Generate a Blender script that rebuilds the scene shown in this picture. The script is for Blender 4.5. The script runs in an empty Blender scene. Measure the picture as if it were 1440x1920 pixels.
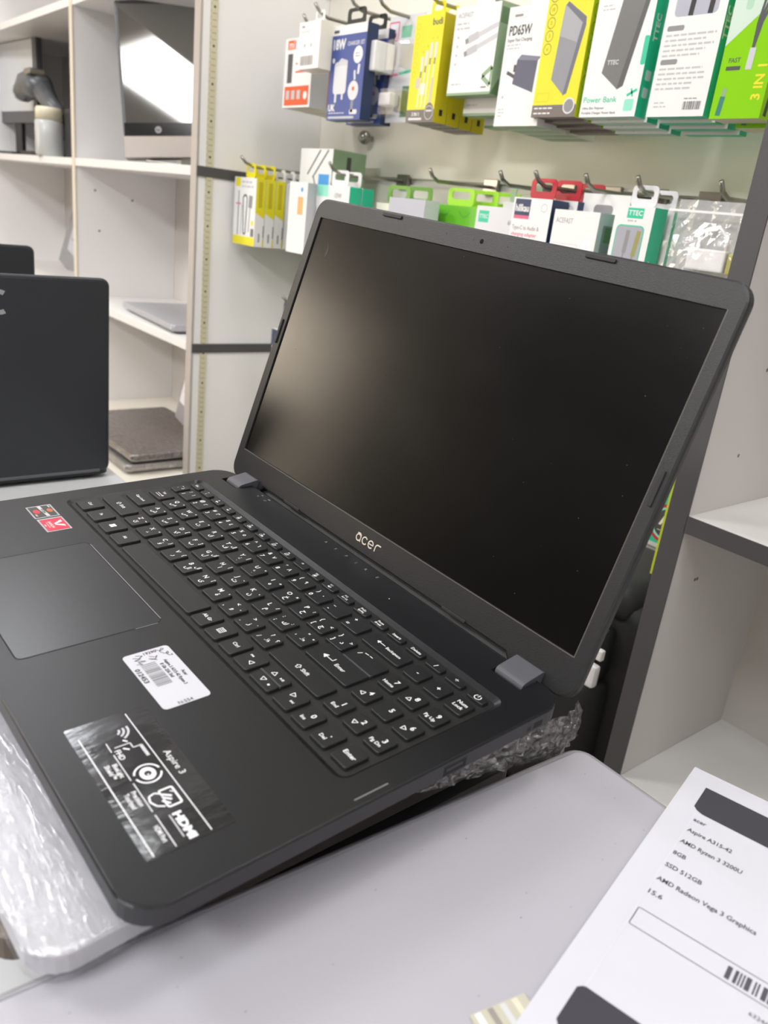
import bpy, bmesh, math, random
from mathutils import Matrix, Vector
random.seed(7)
S = bpy.context.scene
COL = S.collection

# ------------------------------------------------------------------ camera, world, lights, exposure
cd = bpy.data.cameras.new('camera'); cam = bpy.data.objects.new('camera', cd); COL.objects.link(cam)
RX = Vector((0.61296559, 0.78196118, 0.11318079)); RY = Vector((-0.34007258, 0.13180746, 0.93111623)); RZ = Vector((0.71317867, -0.6092319, 0.346717))
cam.matrix_world = Matrix(((RX.x, RY.x, RZ.x, 0.38904658), (RX.y, RY.y, RZ.y, -0.31364369), (RX.z, RY.z, RZ.z, 0.22078193), (0, 0, 0, 1)))
cd.sensor_fit = 'VERTICAL'; cd.sensor_height = 36.0; cd.sensor_width = 27.0
cd.lens = 1485.7445 / 1920 * 36.0
cd.clip_start = 0.01; cd.clip_end = 60
cd.dof.use_dof = True; cd.dof.focus_distance = 0.56; cd.dof.aperture_fstop = 11.0
S.camera = cam
W = bpy.data.worlds.new('world'); S.world = W; W.use_nodes = True
W.node_tree.nodes['Background'].inputs[0].default_value = (0.9, 0.93, 1.0, 1); W.node_tree.nodes['Background'].inputs[1].default_value = 0.25
S.view_settings.view_transform = 'Standard'; S.view_settings.look = 'None'; S.view_settings.gamma = 1.0
S.view_settings.use_curve_mapping = False; S.view_settings.exposure = 0.05
CEIL = 1.75
PANELS = [(-2.02, 0.17, 0.76, 0.40, 10, (0.90, 0.93, 1.0)),
          (-1.16, 0.25, 0.16, 0.16, 1.2, (0.95, 0.98, 1.0)),
          (0.00, 0.46, 0.26, 0.20, 5.5, (1.0, 0.985, 0.95)),
          (-1.95, -1.45, 1.20, 0.60, 44, (0.975, 0.98, 1.0)),
          (0.45, -1.10, 1.40, 0.90, 16, (0.97, 0.985, 1.0)),
          (0.00, -2.65, 1.20, 0.60, 76, (0.98, 0.98, 0.99)),
          (1.50, -0.25, 0.60, 0.60, 9, (0.96, 0.98, 1.0))]
for i, (x, y, sx, sy, e, c) in enumerate(PANELS):
    ld = bpy.data.lights.new('ceiling_lamp', 'AREA'); ld.shape = 'RECTANGLE'; ld.size = sx * .92; ld.size_y = sy * .92; ld.energy = e; ld.color = c
    lo = bpy.data.objects.new('ceiling_lamp', ld); lo.location = (x, y, CEIL - 0.03); COL.objects.link(lo)

# ------------------------------------------------------------------ materials
def lin(c):
    return tuple((v / 12.92 if v <= .04045 else ((v + .055) / 1.055) ** 2.4) for v in c)
def rgb(h):
    return lin((int(h[0:2], 16) / 255, int(h[2:4], 16) / 255, int(h[4:6], 16) / 255))
MATS = {}
def mat(name, col, rough=.5, metal=0., spec=.5, var=.04, vscale=30., bump=0., bscale=400., coat=0., alpha=1., rvar=0., emit=None, stretch=None):
    if name in MATS: return MATS[name]
    m = bpy.data.materials.new(name); m.use_nodes = True; nt = m.node_tree; b = nt.nodes['Principled BSDF']
    c = rgb(col) if isinstance(col, str) else col
    m.diffuse_color = (*c, 1)
    tc = nt.nodes.new('ShaderNodeTexCoord'); mp = nt.nodes.new('ShaderNodeMapping'); nt.links.new(tc.outputs['Object'], mp.inputs[0])
    if stretch: mp.inputs['Scale'].default_value = stretch
    if var > 0 or rvar > 0:
        n = nt.nodes.new('ShaderNodeTexNoise'); n.inputs['Scale'].default_value = vscale; n.inputs['Detail'].default_value = 4
        nt.links.new(mp.outputs[0], n.inputs['Vector'])
    if var > 0:
        r = nt.nodes.new('ShaderNodeMix'); r.data_type = 'RGBA'
        r.inputs[6].default_value = (*[max(0, v * (1 - var)) for v in c], 1); r.inputs[7].default_value = (*[min(1, v * (1 + var)) for v in c], 1)
        nt.links.new(n.outputs[0], r.inputs[0]); nt.links.new(r.outputs[2], b.inputs['Base Color'])
    else:
        b.inputs['Base Color'].default_value = (*c, 1)
    if rvar > 0:
        mr = nt.nodes.new('ShaderNodeMapRange'); mr.inputs[1].default_value = .3; mr.inputs[2].default_value = .7
        mr.inputs[3].default_value = max(.02, rough - rvar); mr.inputs[4].default_value = min(1, rough + rvar)
        nt.links.new(n.outputs[0], mr.inputs[0]); nt.links.new(mr.outputs[0], b.inputs['Roughness'])
    else:
        b.inputs['Roughness'].default_value = rough
    b.inputs['Metallic'].default_value = metal; b.inputs['Specular IOR Level'].default_value = spec
    b.inputs['Coat Weight'].default_value = coat; b.inputs['Alpha'].default_value = alpha
    if bump > 0:
        n2 = nt.nodes.new('ShaderNodeTexNoise'); n2.inputs['Scale'].default_value = bscale; n2.inputs['Detail'].default_value = 3
        nt.links.new(mp.outputs[0], n2.inputs['Vector'])
        bp = nt.nodes.new('ShaderNodeBump'); bp.inputs['Strength'].default_value = bump; bp.inputs['Distance'].default_value = .002
        nt.links.new(n2.outputs[0], bp.inputs['Height']); nt.links.new(bp.outputs[0], b.inputs['Normal'])
    if emit:
        b.inputs['Emission Color'].default_value = (*emit[0], 1); b.inputs['Emission Strength'].default_value = emit[1]
    MATS[name] = m; return m
def film_mat(name, gloss=.25, rough=.12, scale=(60, 14, 60), strength=.9, tint=(1, 1, 1), nscale=6.):
    """clear plastic film: mostly transparent, wrinkled glossy layer"""
    if name in MATS: return MATS[name]
    m = bpy.data.materials.new(name); m.use_nodes = True; nt = m.node_tree; nt.nodes.clear()
    out = nt.nodes.new('ShaderNodeOutputMaterial'); mx = nt.nodes.new('ShaderNodeMixShader'); t = nt.nodes.new('ShaderNodeBsdfTransparent'); g = nt.nodes.new('ShaderNodeBsdfGlossy')
    t.inputs[0].default_value = (*tint, 1); g.inputs['Roughness'].default_value = rough; g.inputs[0].default_value = (.95, .95, .97, 1)
    tc = nt.nodes.new('ShaderNodeTexCoord'); mp = nt.nodes.new('ShaderNodeMapping'); mp.inputs['Scale'].default_value = scale
    n = nt.nodes.new('ShaderNodeTexNoise'); n.inputs['Scale'].default_value = nscale; n.inputs['Detail'].default_value = 5; n.inputs['Distortion'].default_value = .6
    nt.links.new(tc.outputs['Object'], mp.inputs[0]); nt.links.new(mp.outputs[0], n.inputs['Vector'])
    bp = nt.nodes.new('ShaderNodeBump'); bp.inputs['Strength'].default_value = strength; bp.inputs['Distance'].default_value = .004
    nt.links.new(n.outputs[0], bp.inputs['Height']); nt.links.new(bp.outputs[0], g.inputs['Normal'])
    mr = nt.nodes.new('ShaderNodeMapRange'); mr.inputs[1].default_value = .35; mr.inputs[2].default_value = .75; mr.inputs[3].default_value = gloss * .4; mr.inputs[4].default_value = min(.95, gloss * 1.8)
    nt.links.new(n.outputs[0], mr.inputs[0]); nt.links.new(mr.outputs[0], mx.inputs[0])
    nt.links.new(t.outputs[0], mx.inputs[1]); nt.links.new(g.outputs[0], mx.inputs[2]); nt.links.new(mx.outputs[0], out.inputs[0])
    m.diffuse_color = (.8, .8, .8, 1); MATS[name] = m; return m

M_white = mat('white_laminate', 'f0eeee', .42, var=.03, vscale=3)
M_cream = mat('cream_laminate', 'd9d2cc', .45, var=.03, vscale=3)
M_shelfw = mat('white_shelf_board', 'e2e0de', .4, var=.02, vscale=4)
M_grey = mat('grey_edge_banding', '4c4a4c', .5, var=.06, vscale=12, bump=.05)
M_counter = mat('light_grey_counter_laminate', 'a2a0a8', .38, var=.04, vscale=9, bump=.04, bscale=900)
M_table = mat('pale_grey_table_top', 'c3c4c6', .35, var=.03, vscale=5)
M_dark = mat('dark_recess', '060606', .7, var=0)
M_black = mat('black_plastic', '17181b', .5, var=.08, vscale=60)
M_alu = mat('brushed_aluminium', 'b9b6ae', .3, metal=.9, var=.05)
M_chrome = mat('dull_chrome', '9a9890', .28, metal=.9, var=.04)
M_steel = mat('steel_edge_strip', 'b3aca6', .45, metal=.15, var=.04)
M_paper = mat('white_paper', 'c0c0c8', .75, var=.015, vscale=40)
M_ink = mat('black_ink', '34333b', .6, var=.05)
M_blackc = mat('soft_black_ink', '232327', .6, var=.05)
PAL = dict(white='ecebea', yellow='e9dd1e', orange='e0561c', blue='3b4f96', navy='27375c', teal='2cc49b', lteal='8fe0c8', green='55a83a', lime='a2dc28',
           red='c3283a', pink='dc5f86', grey='8c8c8e', dgrey='4a4a4c', lgrey='bfbfc2', black='1b1b1d', sage='8fab88', dyellow='c9b712', brown='746a66',
           cream='efeadb', sky='2f92d6', pale='dcdcdf', silver='c9c9cd', peach='e0b070', warmgrey='8b857f', dsage='5f7d58', beige='cfc6b2', mgreen='6fa23a', olive='8e9a20')
def pm(k, rough=.42):
    return mat('print_' + k if rough == .42 else 'print_%s_%d' % (k, int(rough * 100)), PAL[k], rough, var=.02, vscale=25)

# ------------------------------------------------------------------ mesh helpers
def link(name, me, mats=(), parent=None, loc=None, mtx=None, label=None, cat=None, group=None, kind=None, smooth=False):
    for m in (mats if isinstance(mats, (list, tuple)) else [mats]): me.materials.append(m)
    o = bpy.data.objects.new(name, me); COL.objects.link(o)
    if parent is not None: o.parent = parent
    if mtx is not None: o.matrix_local = mtx
    elif loc is not None: o.location = loc
    tag(o, label, cat, group, kind)
    if smooth:
        for p in me.polygons: p.use_smooth = True
    return o
def tag(o, label=None, cat=None, group=None, kind=None):
    if label: o['label'] = label
    if cat: o['category'] = cat
    if group: o['group'] = group
    if kind: o['kind'] = kind
    return o
def empty(name, loc, label, cat, group=None, rot=None, mtx=None):
    o = bpy.data.objects.new(name, None); COL.objects.link(o); o.empty_display_size = .05
    if mtx is not None: o.matrix_world = mtx
    else:
        o.location = loc
        if rot: o.rotation_euler = rot
    return tag(o, label, cat, group)
class MB:
    def __init__(s): s.v = []; s.f = []; s.mi = []
    def add(s, vs, fs, mi=0):
        n = len(s.v); s.v += [tuple(v) for v in vs]
        for k, f in enumerate(fs): s.f.append([n + i for i in f]); s.mi.append(mi[k] if isinstance(mi, (list, tuple)) else mi)
        return s
    def box(s, a, b, mi=0):
        (x0, y0, z0), (x1, y1, z1) = a, b
        vs = [(x0, y0, z0), (x1, y0, z0), (x1, y1, z0), (x0, y1, z0), (x0, y0, z1), (x1, y0, z1), (x1, y1, z1), (x0, y1, z1)]
        # faces: bottom, top, front(-y), right(+x), back(+y), left(-x)
        return s.add(vs, [(0, 3, 2, 1), (4, 5, 6, 7), (0, 1, 5, 4), (1, 2, 6, 5), (2, 3, 7, 6), (3, 0, 4, 7)], mi)
    def loft(s, loops, cap0=True, cap1=True, mi=0, closed=True):
        n = len(loops[0]); vs = [p for l in loops for p in l]; fs = []
        for i in range(len(loops) - 1):
            for j in range(n if closed else n - 1):
                a = i * n + j; b = i * n + (j + 1) % n
                fs.append((a, b, b + n, a + n))
        if cap0: fs.append(tuple(range(n - 1, -1, -1)))
        if cap1: fs.append(tuple(range((len(loops) - 1) * n, len(loops) * n)))
        return s.add(vs, fs, mi)
    def tube(s, pts, r, seg=8, mi=0, cap=True):
        loops = []; pts = [Vector(p) for p in pts]
        for i, p in enumerate(pts):
            d = (pts[min(i + 1, len(pts) - 1)] - pts[max(i - 1, 0)]).normalized()
            up = Vector((0, 0, 1)) if abs(d.z) < .95 else Vector((1, 0, 0))
            a = d.cross(up).normalized(); b = a.cross(d)
            rr = r[i] if isinstance(r, (list, tuple)) else r
            loops.append([p + a * (rr * math.cos(t)) + b * (rr * math.sin(t)) for t in [2 * math.pi * k / seg for k in range(seg)]])
        return s.loft(loops, cap, cap, mi)
    def mesh(s, name, bevel=0, fix=True):
        me = bpy.data.meshes.new(name); me.from_pydata(s.v, [], s.f)
        for p, i in zip(me.polygons, s.mi): p.material_index = i
        bm = bmesh.new(); bm.from_mesh(me)
        if bevel: bmesh.ops.bevel(bm, geom=list(bm.edges), offset=bevel, segments=2, affect='EDGES', clamp_overlap=True, profile=.6)
        if fix: bmesh.ops.recalc_face_normals(bm, faces=bm.faces)
        bm.to_mesh(me); bm.free(); me.update(); return me
def rrect(x0, y0, x1, y1, r, seg=4, z=0.):
    pts = []
    for cx, cy, a0 in ((x1 - r, y0 + r, -90), (x1 - r, y1 - r, 0), (x0 + r, y1 - r, 90), (x0 + r, y0 + r, 180)):
        for k in range(seg + 1):
            t = math.radians(a0 + 90 * k / seg); pts.append((cx + r * math.cos(t), cy + r * math.sin(t), z))
    return pts
def fill(loops, z=0.):
    """planar face with holes: list of loops of (x,y)"""
    bm = bmesh.new(); es = []
    for lp in loops:
        vs = [bm.verts.new((p[0], p[1], z)) for p in lp]
        for i in range(len(vs)): es.append(bm.edges.new((vs[i], vs[(i + 1) % len(vs)])))
    bmesh.ops.triangle_fill(bm, edges=es, use_beauty=True, use_dissolve=False, normal=(0, 0, 1))
    bm.verts.index_update(); v = [tuple(x.co) for x in bm.verts]; f = [[q.index for q in fc.verts] for fc in bm.faces]; bm.free(); return v, f

# ------------------------------------------------------------------ flat print (lettering, logos, pictures) as thin 2D shapes
_tc = {}
def text2d(body, bold=0.):
    k = (body, bold)
    if k in _tc: return _tc[k]
    c = bpy.data.curves.new('lettering', 'FONT'); c.body = body; c.size = 1; c.resolution_u = 2; c.offset = bold; c.align_x = 'CENTER'; c.align_y = 'CENTER'
    o = bpy.data.objects.new('lettering', c); COL.objects.link(o)
    dg = bpy.context.evaluated_depsgraph_get(); ev = o.evaluated_get(dg); me = ev.to_mesh()
    v = [(p.co.x, p.co.y) for p in me.vertices]; f = [list(p.vertices) for p in me.polygons]
    ev.to_mesh_clear(); bpy.data.objects.remove(o); bpy.data.curves.remove(c)
    if v:
        x0 = min(p[0] for p in v); x1 = max(p[0] for p in v); y0 = min(p[1] for p in v); y1 = max(p[1] for p in v)
    else: x0 = x1 = y0 = y1 = 0
    _tc[k] = (v, f, x0, x1, y0, y1); return _tc[k]
class Art:
    LAY = .00006
    def __init__(s): s.mb = MB(); s.m = []
    def idx(s, m):
        if m not in s.m: s.m.append(m)
        return s.m.index(m)
    def poly(s, pts, m, lay=1):
        z = lay * s.LAY; s.mb.add([(x, y, z) for x, y in pts], [tuple(range(len(pts)))], s.idx(m)); return s
    def rect(s, x0, y0, x1, y1, m, lay=1): return s.poly([(x0, y0), (x1, y0), (x1, y1), (x0, y1)], m, lay)
    def rrect(s, x0, y0, x1, y1, r, m, lay=1): return s.poly([(p[0], p[1]) for p in rrect(x0, y0, x1, y1, r, 4)], m, lay)
    def frame(s, x0, y0, x1, y1, r, w, m, lay=1):
        a = rrect(x0, y0, x1, y1, r, 4); b = rrect(x0 + w, y0 + w, x1 - w, y1 - w, max(r - w, r * .2), 4); z = lay * s.LAY; n = len(a)
        s.mb.add([(p[0], p[1], z) for p in a + b], [(i, (i + 1) % n, n + (i + 1) % n, n + i) for i in range(n)], s.idx(m)); return s
    def circle(s, cx, cy, r, m, lay=1, ry=None, n=18):
        ry = ry or r; return s.poly([(cx + r * math.cos(2 * math.pi * k / n), cy + ry * math.sin(2 * math.pi * k / n)) for k in range(n)], m, lay)
    def arc(s, cx, cy, r, w, a0, a1, m, lay=1, n=14):
        z = lay * s.LAY; vs = []
        for k in range(n + 1):
            t = math.radians(a0 + (a1 - a0) * k / n); c, q = math.cos(t), math.sin(t)
            vs += [(cx + (r - w / 2) * c, cy + (r - w / 2) * q, z), (cx + (r + w / 2) * c, cy + (r + w / 2) * q, z)]
        s.mb.add(vs, [(2 * k, 2 * k + 1, 2 * k + 3, 2 * k + 2) for k in range(n)], s.idx(m)); return s
    def line(s, pts, w, m, lay=1):
        for (x0, y0), (x1, y1) in zip(pts[:-1], pts[1:]):
            l = math.hypot(x1 - x0, y1 - y0) or 1; nx, ny = -(y1 - y0) / l * w / 2, (x1 - x0) / l * w / 2
            s.poly([(x0 - nx, y0 - ny), (x1 - nx, y1 - ny), (x1 + nx, y1 + ny), (x0 + nx, y0 + ny)], m, lay)
        return s
    def text(s, body, x, y, h, m, lay=2, ax=.5, width=None, rot=0., bold=0.012, slant=0.):
        """h = em size in metres; width fits the word to that width; (x,y) anchor, ax 0 left .5 centre 1 right"""
        v, f, x0, x1, y0, y1 = text2d(body, bold)
        if not v: return s
        sx = width / (x1 - x0) if width else h; z = lay * s.LAY; c, q = math.cos(rot), math.sin(rot); o = []
        cy = .0 if not any(ch > '\u2000' for ch in body) else (y0 + y1) / 2
        for px, py in v:
            a = (px - (x0 + (x1 - x0) * ax)) * sx; b = (py - cy) * h; a += slant * b
            o.append((x + a * c - b * q, y + a * q + b * c, z))
        s.mb.add(o, f, s.idx(m)); return s
    def textlines(s, x, y, w, n, pitch, m, lay=1, rnd=None):
        """rows of word-sized dashes: print too small to read in the photograph"""
        rnd = rnd or random.Random(3)
        for k in range(n):
            px = x; end = x + w * rnd.uniform(.7, 1)
            while px < end:
                l = pitch * rnd.uniform(.8, 2.2); s.rect(px, y - k * pitch, min(px + l, end), y - k * pitch + pitch * .38, m, lay); px += l + pitch * .35
        return s
    def barcode(s, x0, y0, x1, y1, m, lay=2, seed=1, vertical=False):
        r = random.Random(seed); a = y0 if vertical else x0; e = y1 if vertical else x1; u = (e - a) / 60
        while a < e:
            w = u * r.choice((1, 1, 2, 3)); b = min(a + w, e)
            (s.rect(x0, a, x1, b, m, lay) if vertical else s.rect(a, y0, b, y1, m, lay)); a = b + u * r.choice((1, 1, 2))
        return s
    def build(s, name, parent, mtx=None, label=None):
        if not s.mb.v: return None
        me = s.mb.mesh(name, fix=False)
        return link(name, me, s.m, parent, mtx=mtx, label=label)
def plane_mtx(o, u, v):
    u = Vector(u).normalized(); v = Vector(v).normalized(); n = u.cross(v)
    return Matrix(((u.x, v.x, n.x, o[0]), (u.y, v.y, n.y, o[1]), (u.z, v.z, n.z, o[2]), (0, 0, 0, 1)))

# ------------------------------------------------------------------ the room
FL = -0.85
def struct(name, me, m, **k): return link(name, me, m, kind='structure', **k)
struct('floor', MB().box((-3.4, -3.3, FL - .05), (2.3, .8, FL)).mesh('floor'), mat('beige_floor_tile', '9b948b', .35, var=.08, vscale=4))
struct('ceiling', MB().box((-3.4, -3.3, CEIL), (2.3, .8, CEIL + .05)).mesh('ceiling'), mat('white_ceiling', 'b9b7b3', .8, var=.02))
struct('wall_left', MB().box((-3.45, -3.3, FL), (-3.3, .8, CEIL)).mesh('wall_left'), mat('cream_wall', 'd8cab4', .7, var=.04, vscale=2))
struct('wall_right', MB().box((2.2, -3.3, FL), (2.35, .8, CEIL)).mesh('wall_right'), mat('white_wall', 'd5d3d0', .7, var=.03, vscale=2))
wn = struct('window_1', MB().box((-3.299, -2.75, -.30), (-3.285, -1.55, 1.05)).mesh('window_1'), M_white)
link('pane', MB().box((-3.286, -2.70, -.25), (-3.282, -1.60, 1.00)).mesh('pane'), mat('daylit_pane', 'f3e6cc', .3, var=0, emit=((1, .86, .68), 8.0)), wn)
struct('wall_front', MB().box((-3.3, -3.35, FL), (2.2, -3.2, CEIL)).mesh('wall_front'), mat('dark_shop_front', '1d1a18', .5, var=.1, vscale=1.2))
# back wall: a slatwall between two shelf units, grooves with aluminium inserts
YB = .694
wb = struct('wall_back', MB().box((-3.3, .722, FL), (2.2, .80, CEIL)).mesh('wall_back'), M_white)
GR = [.286, .524, .762, 1.0, .048, -.19, -.428]
zs = sorted(GR); lo = FL
for g in zs + [CEIL + .006]:
    link('slat', MB().box((-1.142, YB, lo), (-.018, .722, g - .006)).mesh('slat', bevel=.0012), mat('white_slat_board', 'f6f2e6', .38, var=.03, vscale=2), wb); lo = g + .006
for g in zs:
    b = MB().box((-1.142, .700, g - .0058), (-.018, .7215, g + .0058)); b.box((-1.142, YB - .0012, g - .0072), (-.018, .7005, g - .0052))
    link('groove_rail', b.mesh('groove_rail'), mat('pale_groove_insert', 'dbd9d2', .45, metal=.1, var=.03), wb)
for i, (x, y, sx, sy, e, c) in enumerate(PANELS):
    t = empty('ceiling_light', (x, y, CEIL - .025), 'square white LED ceiling panel number %d counting along the shop' % (i + 1), 'light', 'ceiling panels')
    t['label'] = ['long LED ceiling panel above the left shelves', 'smallest LED ceiling panel, near the slatted wall', 'small LED ceiling panel above the open black laptop', 'wide LED ceiling panel at the far left of the shop', 'LED ceiling panel behind the viewer', 'wide LED ceiling panel by the shop front', 'square LED ceiling panel at the right of the shop'][i]
    b = MB()
    for a, q in (((-sx / 2, -sy / 2), (sx / 2, -sy / 2 + .015)), ((-sx / 2, sy / 2 - .015), (sx / 2, sy / 2)), ((-sx / 2, -sy / 2), (-sx / 2 + .015, sy / 2)), ((sx / 2 - .015, -sy / 2), (sx / 2, sy / 2))):
        b.box((a[0], a[1], 0), (q[0], q[1], .025))
    link('light_frame', b.mesh('light_frame'), M_white, t)
    link('diffuser', MB().box((-sx / 2 + .015, -sy / 2 + .015, .012), (sx / 2 - .015, sy / 2 - .015, .024)).mesh('diffuser'), mat('lit_diffuser', 'ffffff', .6, var=0, emit=((1, .98, .95), 3.0)), t)

# ------------------------------------------------------------------ left shelf unit
YF = .42
SL = [(.254, .272), (-.087, -.069)]
su = empty('shelf_unit', (-1.95, .55, FL), 'tall white open shelf unit left of the slatted wall, with steel front edges', 'shelf')
def part(name, a, b, m, par, bev=.0008, label=None):
    o = Vector(par.location)
    return link(name, MB().box([a[i] - o[i] for i in range(3)], [b[i] - o[i] for i in range(3)]).mesh(name, bevel=bev), m, par, label=label)
part('side_panel', (-1.165, YF + .003, -.36), (-1.142, YB, 1.6), M_white, su)
part('edge_strip', (-1.166, YF - .002, -.36), (-1.141, YF + .003, 1.6), M_steel, su, label='steel front edge strip')
for xd in (-1.85, -2.80):
    part('divider', (xd - .009, YF + .003, -.36), (xd + .009, YB, 1.6), M_white, su)
    part('edge_strip', (xd - .0105, YF - .002, -.36), (xd + .0105, YF + .003, 1.6), mat('brass_edge_strip', 'd8d0bf', .4, metal=.15, var=.03), su)
part('back_panel', (-2.80, YB, -.36), (-1.142, .72, 1.6), M_cream, su, bev=0)
for z0, z1 in SL + [(.61, .628), (.95, .968), (1.29, 1.308)]:
    for xa, xb in ((-2.791, -1.859), (-1.841, -1.165)):
        part('shelf_board', (xa, YF, z0), (xb, YB, z1), M_shelfw, su)
for zz in (.254, -.087, .61):
    part('dark_band', (-1.1419, YF - .001, zz), (-1.1385, YB - .001, zz + .0185), M_grey, su, label='dark grey horizontal band on the white side')
part('base_cabinet', (-2.80, .19, FL), (-1.142, .72, -.36), mat('cream_base_cabinet', 'e6dfd2', .4, var=.03), su)
b = MB(); o = su.location                                   # perforated light strip on the side panel
b.box((-1.142 - o.x, .438 - o.y, -.355 - o.z), (-1.1395 - o.x, .4525 - o.y, 1.3 - o.z))
strip = link('light_strip', b.mesh('light_strip'), mat('pale_yellow_strip', 'cfc9ac', .5, var=.05, vscale=80), su, label='pale unlit strip with small dark dots')
a = Art(); k = 0; z = -.34
while z < 1.25:
    if k % 6 == 0: a.circle(.0072, z, .0022, M_blackc)
    else: a.rect(.003, z - .0006, .0115, z + .0006, mat('strip_mark', '8f8d78', .5, var=0))
    a.rect(.0, z + .0012, .0008, z + .0055, mat('strip_mark', '8f8d78', .5, var=0)); z += .0105; k += 1
a.build('strip_marks', strip, plane_mtx((-1.1395 - o.x, .438 - o.y, -o.z), (0, 1, 0), (0, 0, 1)))
a = Art()
for y, z in ((.47, .20), (.57, .185), (.48, .10)): a.circle(y, z, .0028, mat('shelf_pin_hole', '6b6258', .7, var=0))
a.build('pin_holes', su, plane_mtx((-1.841 - o.x, -o.y, -o.z), (0, 1, 0), (0, 0, 1)))

# ------------------------------------------------------------------ right cabinet
cb = empty('display_cabinet', (.45, .55, FL), 'white open cabinet with dark grey front edges right of the slatted wall', 'cabinet')
for xd in (-.018, .90):
    part('side_panel', (xd + .0005, YF + .001, FL), (xd + .0225, .66, 1.6), mat('cabinet_white', 'cac6c3', .45, var=.02, vscale=3), cb)
    part('edge_band', (xd, YF - .001, FL), (xd + .023, YF + .001, 1.6), M_grey, cb, bev=0, label='dark grey front edge')
part('back_panel', (-.018, .646, FL), (.92, .664, 1.6), mat('cabinet_back', 'd3cfc9', .45, var=.03, vscale=3), cb, bev=0)
for z0, z1 in ((-.046, -.028), (.30, .318), (.64, .658), (-.37, -.352)):
    part('shelf_board', (.0045, YF + .001, z0), (.90, .647, z1), M_shelfw, cb)
    part('edge_band', (.0045, YF - .001, z0), (.90, YF + .001, z1), M_grey, cb, bev=0)
o = cb.location; a = Art()
for y, z in ((.47, -.11), (.475, -.11), (.50, .12), (.49, .03)): a.circle(y, z, .002, mat('shelf_pin_hole', '6b6258', .7, var=0))
a.build('pin_holes', cb, plane_mtx((.0045 - o.x + .0002, -o.y, -o.z), (0, 1, 0), (0, 0, 1)))
bay = link('plinth', MB().box((-.55, -.135, 0), (.55, .125, .33)).mesh('plinth', bevel=.002), mat('dark_plinth', '2b2a2a', .5, var=.05), loc=(-.58, .56, FL), label='dark low plinth under the slatted wall, mostly hidden', cat='plinth')

# ------------------------------------------------------------------ counter (front right) and low table (left)
ZC = -.052
ct = empty('counter', (.5, -.35, FL), 'pale grey counter with rounded edges under the spec sheet', 'counter')
o = ct.location
def yawpt(x, y, a=math.radians(-2.3), c=(.166, .042)):
    dx, dy = x - c[0], y - c[1]; return (c[0] + dx * math.cos(a) - dy * math.sin(a), c[1] + dx * math.sin(a) + dy * math.cos(a))
def coutline(ins, z, r):
    # left edge yawed slightly, far edge along the wall
    xl = .1655 + ins
    p = []
    a0 = yawpt(xl, -1.0); p.append((a0[0], -1.0))
    p.append((1.1 - ins, -1.0)); p.append((1.1 - ins, .043 - ins))
    n = 6; cx, cy = xl + .006 + r, .043 - ins - r
    for k in range(n + 1):
        t = math.radians(90 + 90 * k / n); p.append((cx + r * math.cos(t), cy + r * math.sin(t)))
    return [(x - o.x, y - o.y, z - o.z) for x, y in p]
b = MB(); r = .010
b.loft([coutline(.010, ZC - .031, .006), coutline(.002, ZC - .030, .012), coutline(0, ZC - .010, .014), coutline(.0008, ZC - .006, .0135), coutline(.0028, ZC - .0028, .0115), coutline(.0058, ZC - .0006, .009), coutline(.0072, ZC - .0002, .007), coutline(.0075, ZC - .0022, .007)], True, True)
link('rounded_rim', b.mesh('rounded_rim'), mat('silver_grey_rim', '8a8a8f', .35, var=.03), ct, smooth=True)
link('countertop', MB().loft([coutline(.0083, ZC - .0025, .0068), coutline(.0083, ZC, .0068)]).mesh('countertop'), M_counter, ct)
a = Art(); rr = random.Random(8); sp = mat('counter_speck', '6f6d74', .7, var=0)
for k in range(60): a.circle(rr.uniform(.18, .34), rr.uniform(-.30, .03), rr.uniform(.00012, .00032), sp, 1, ry=rr.uniform(.00012, .0006), n=6)
tag(a.build('specks', ct, Matrix.Translation((-o.x, -o.y, ZC - o.z))), kind='stuff')
part('counter_body', (.215, -.98, FL), (1.05, .0, ZC - .031), M_white, ct)
tb = empty('table', (-.6, -.3, FL), 'low pale grey table carrying the laptops at left', 'table')
ZT = -.125
part('table_top', (-1.55, -.75, ZT - .03), (.118, .044, ZT), M_table, tb, bev=.002)
for x in (-1.5, .07):
    for y in (-.7, .0): part('leg', (x - .02, y - .02, FL), (x + .02, y + .02, ZT - .03), M_alu, tb)

# ------------------------------------------------------------------ the open laptop
LX = Vector((.99795988, .03835173, -.05104129)); LN = Vector((.05183889, -.02009791, .99845321)); LY = Vector((-.03726659, .99906217, .02204502))
LM = Matrix(((LX.x, LY.x, LN.x, 0), (LX.y, LY.y, LN.y, 0), (LX.z, LY.z, LN.z, 0), (0, 0, 0, 1)))
def lap_mtx(dz): return LM @ Matrix.Translation((0, 0, dz))
mm = .001
M_deck = mat('matte_black_laptop_shell', '101114', .33, spec=.4, var=.10, vscale=14, bump=.06, bscale=2500, rvar=.0)
M_side = mat('dark_laptop_side', '2a2a2d', .5, var=.06, bump=.05, bscale=2000)
M_key = mat('black_keycap', '101113', .42, spec=.45, var=.06, vscale=120, bump=.05, bscale=3000)
M_leg = mat('white_key_legend', 'd8d8d8', .5, var=0)
M_floorkb = mat('keyboard_well', '0b0b0c', .55, var=.05)
M_bezel = mat('textured_bezel', '1c1c1d', .42, spec=.5, var=.10, vscale=350, bump=.14, bscale=1800)
M_screen = mat('dark_matte_screen', '040404', .22, spec=.5, var=.25, vscale=5, rvar=.025, stretch=(1, 2.2, 1))
lp = empty('laptop', None, 'open black laptop with stickered palm rest and dark screen, in the foreground', 'laptop', mtx=lap_mtx(-.020))
OFF = Matrix.Translation((0, 0, .020))
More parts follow.
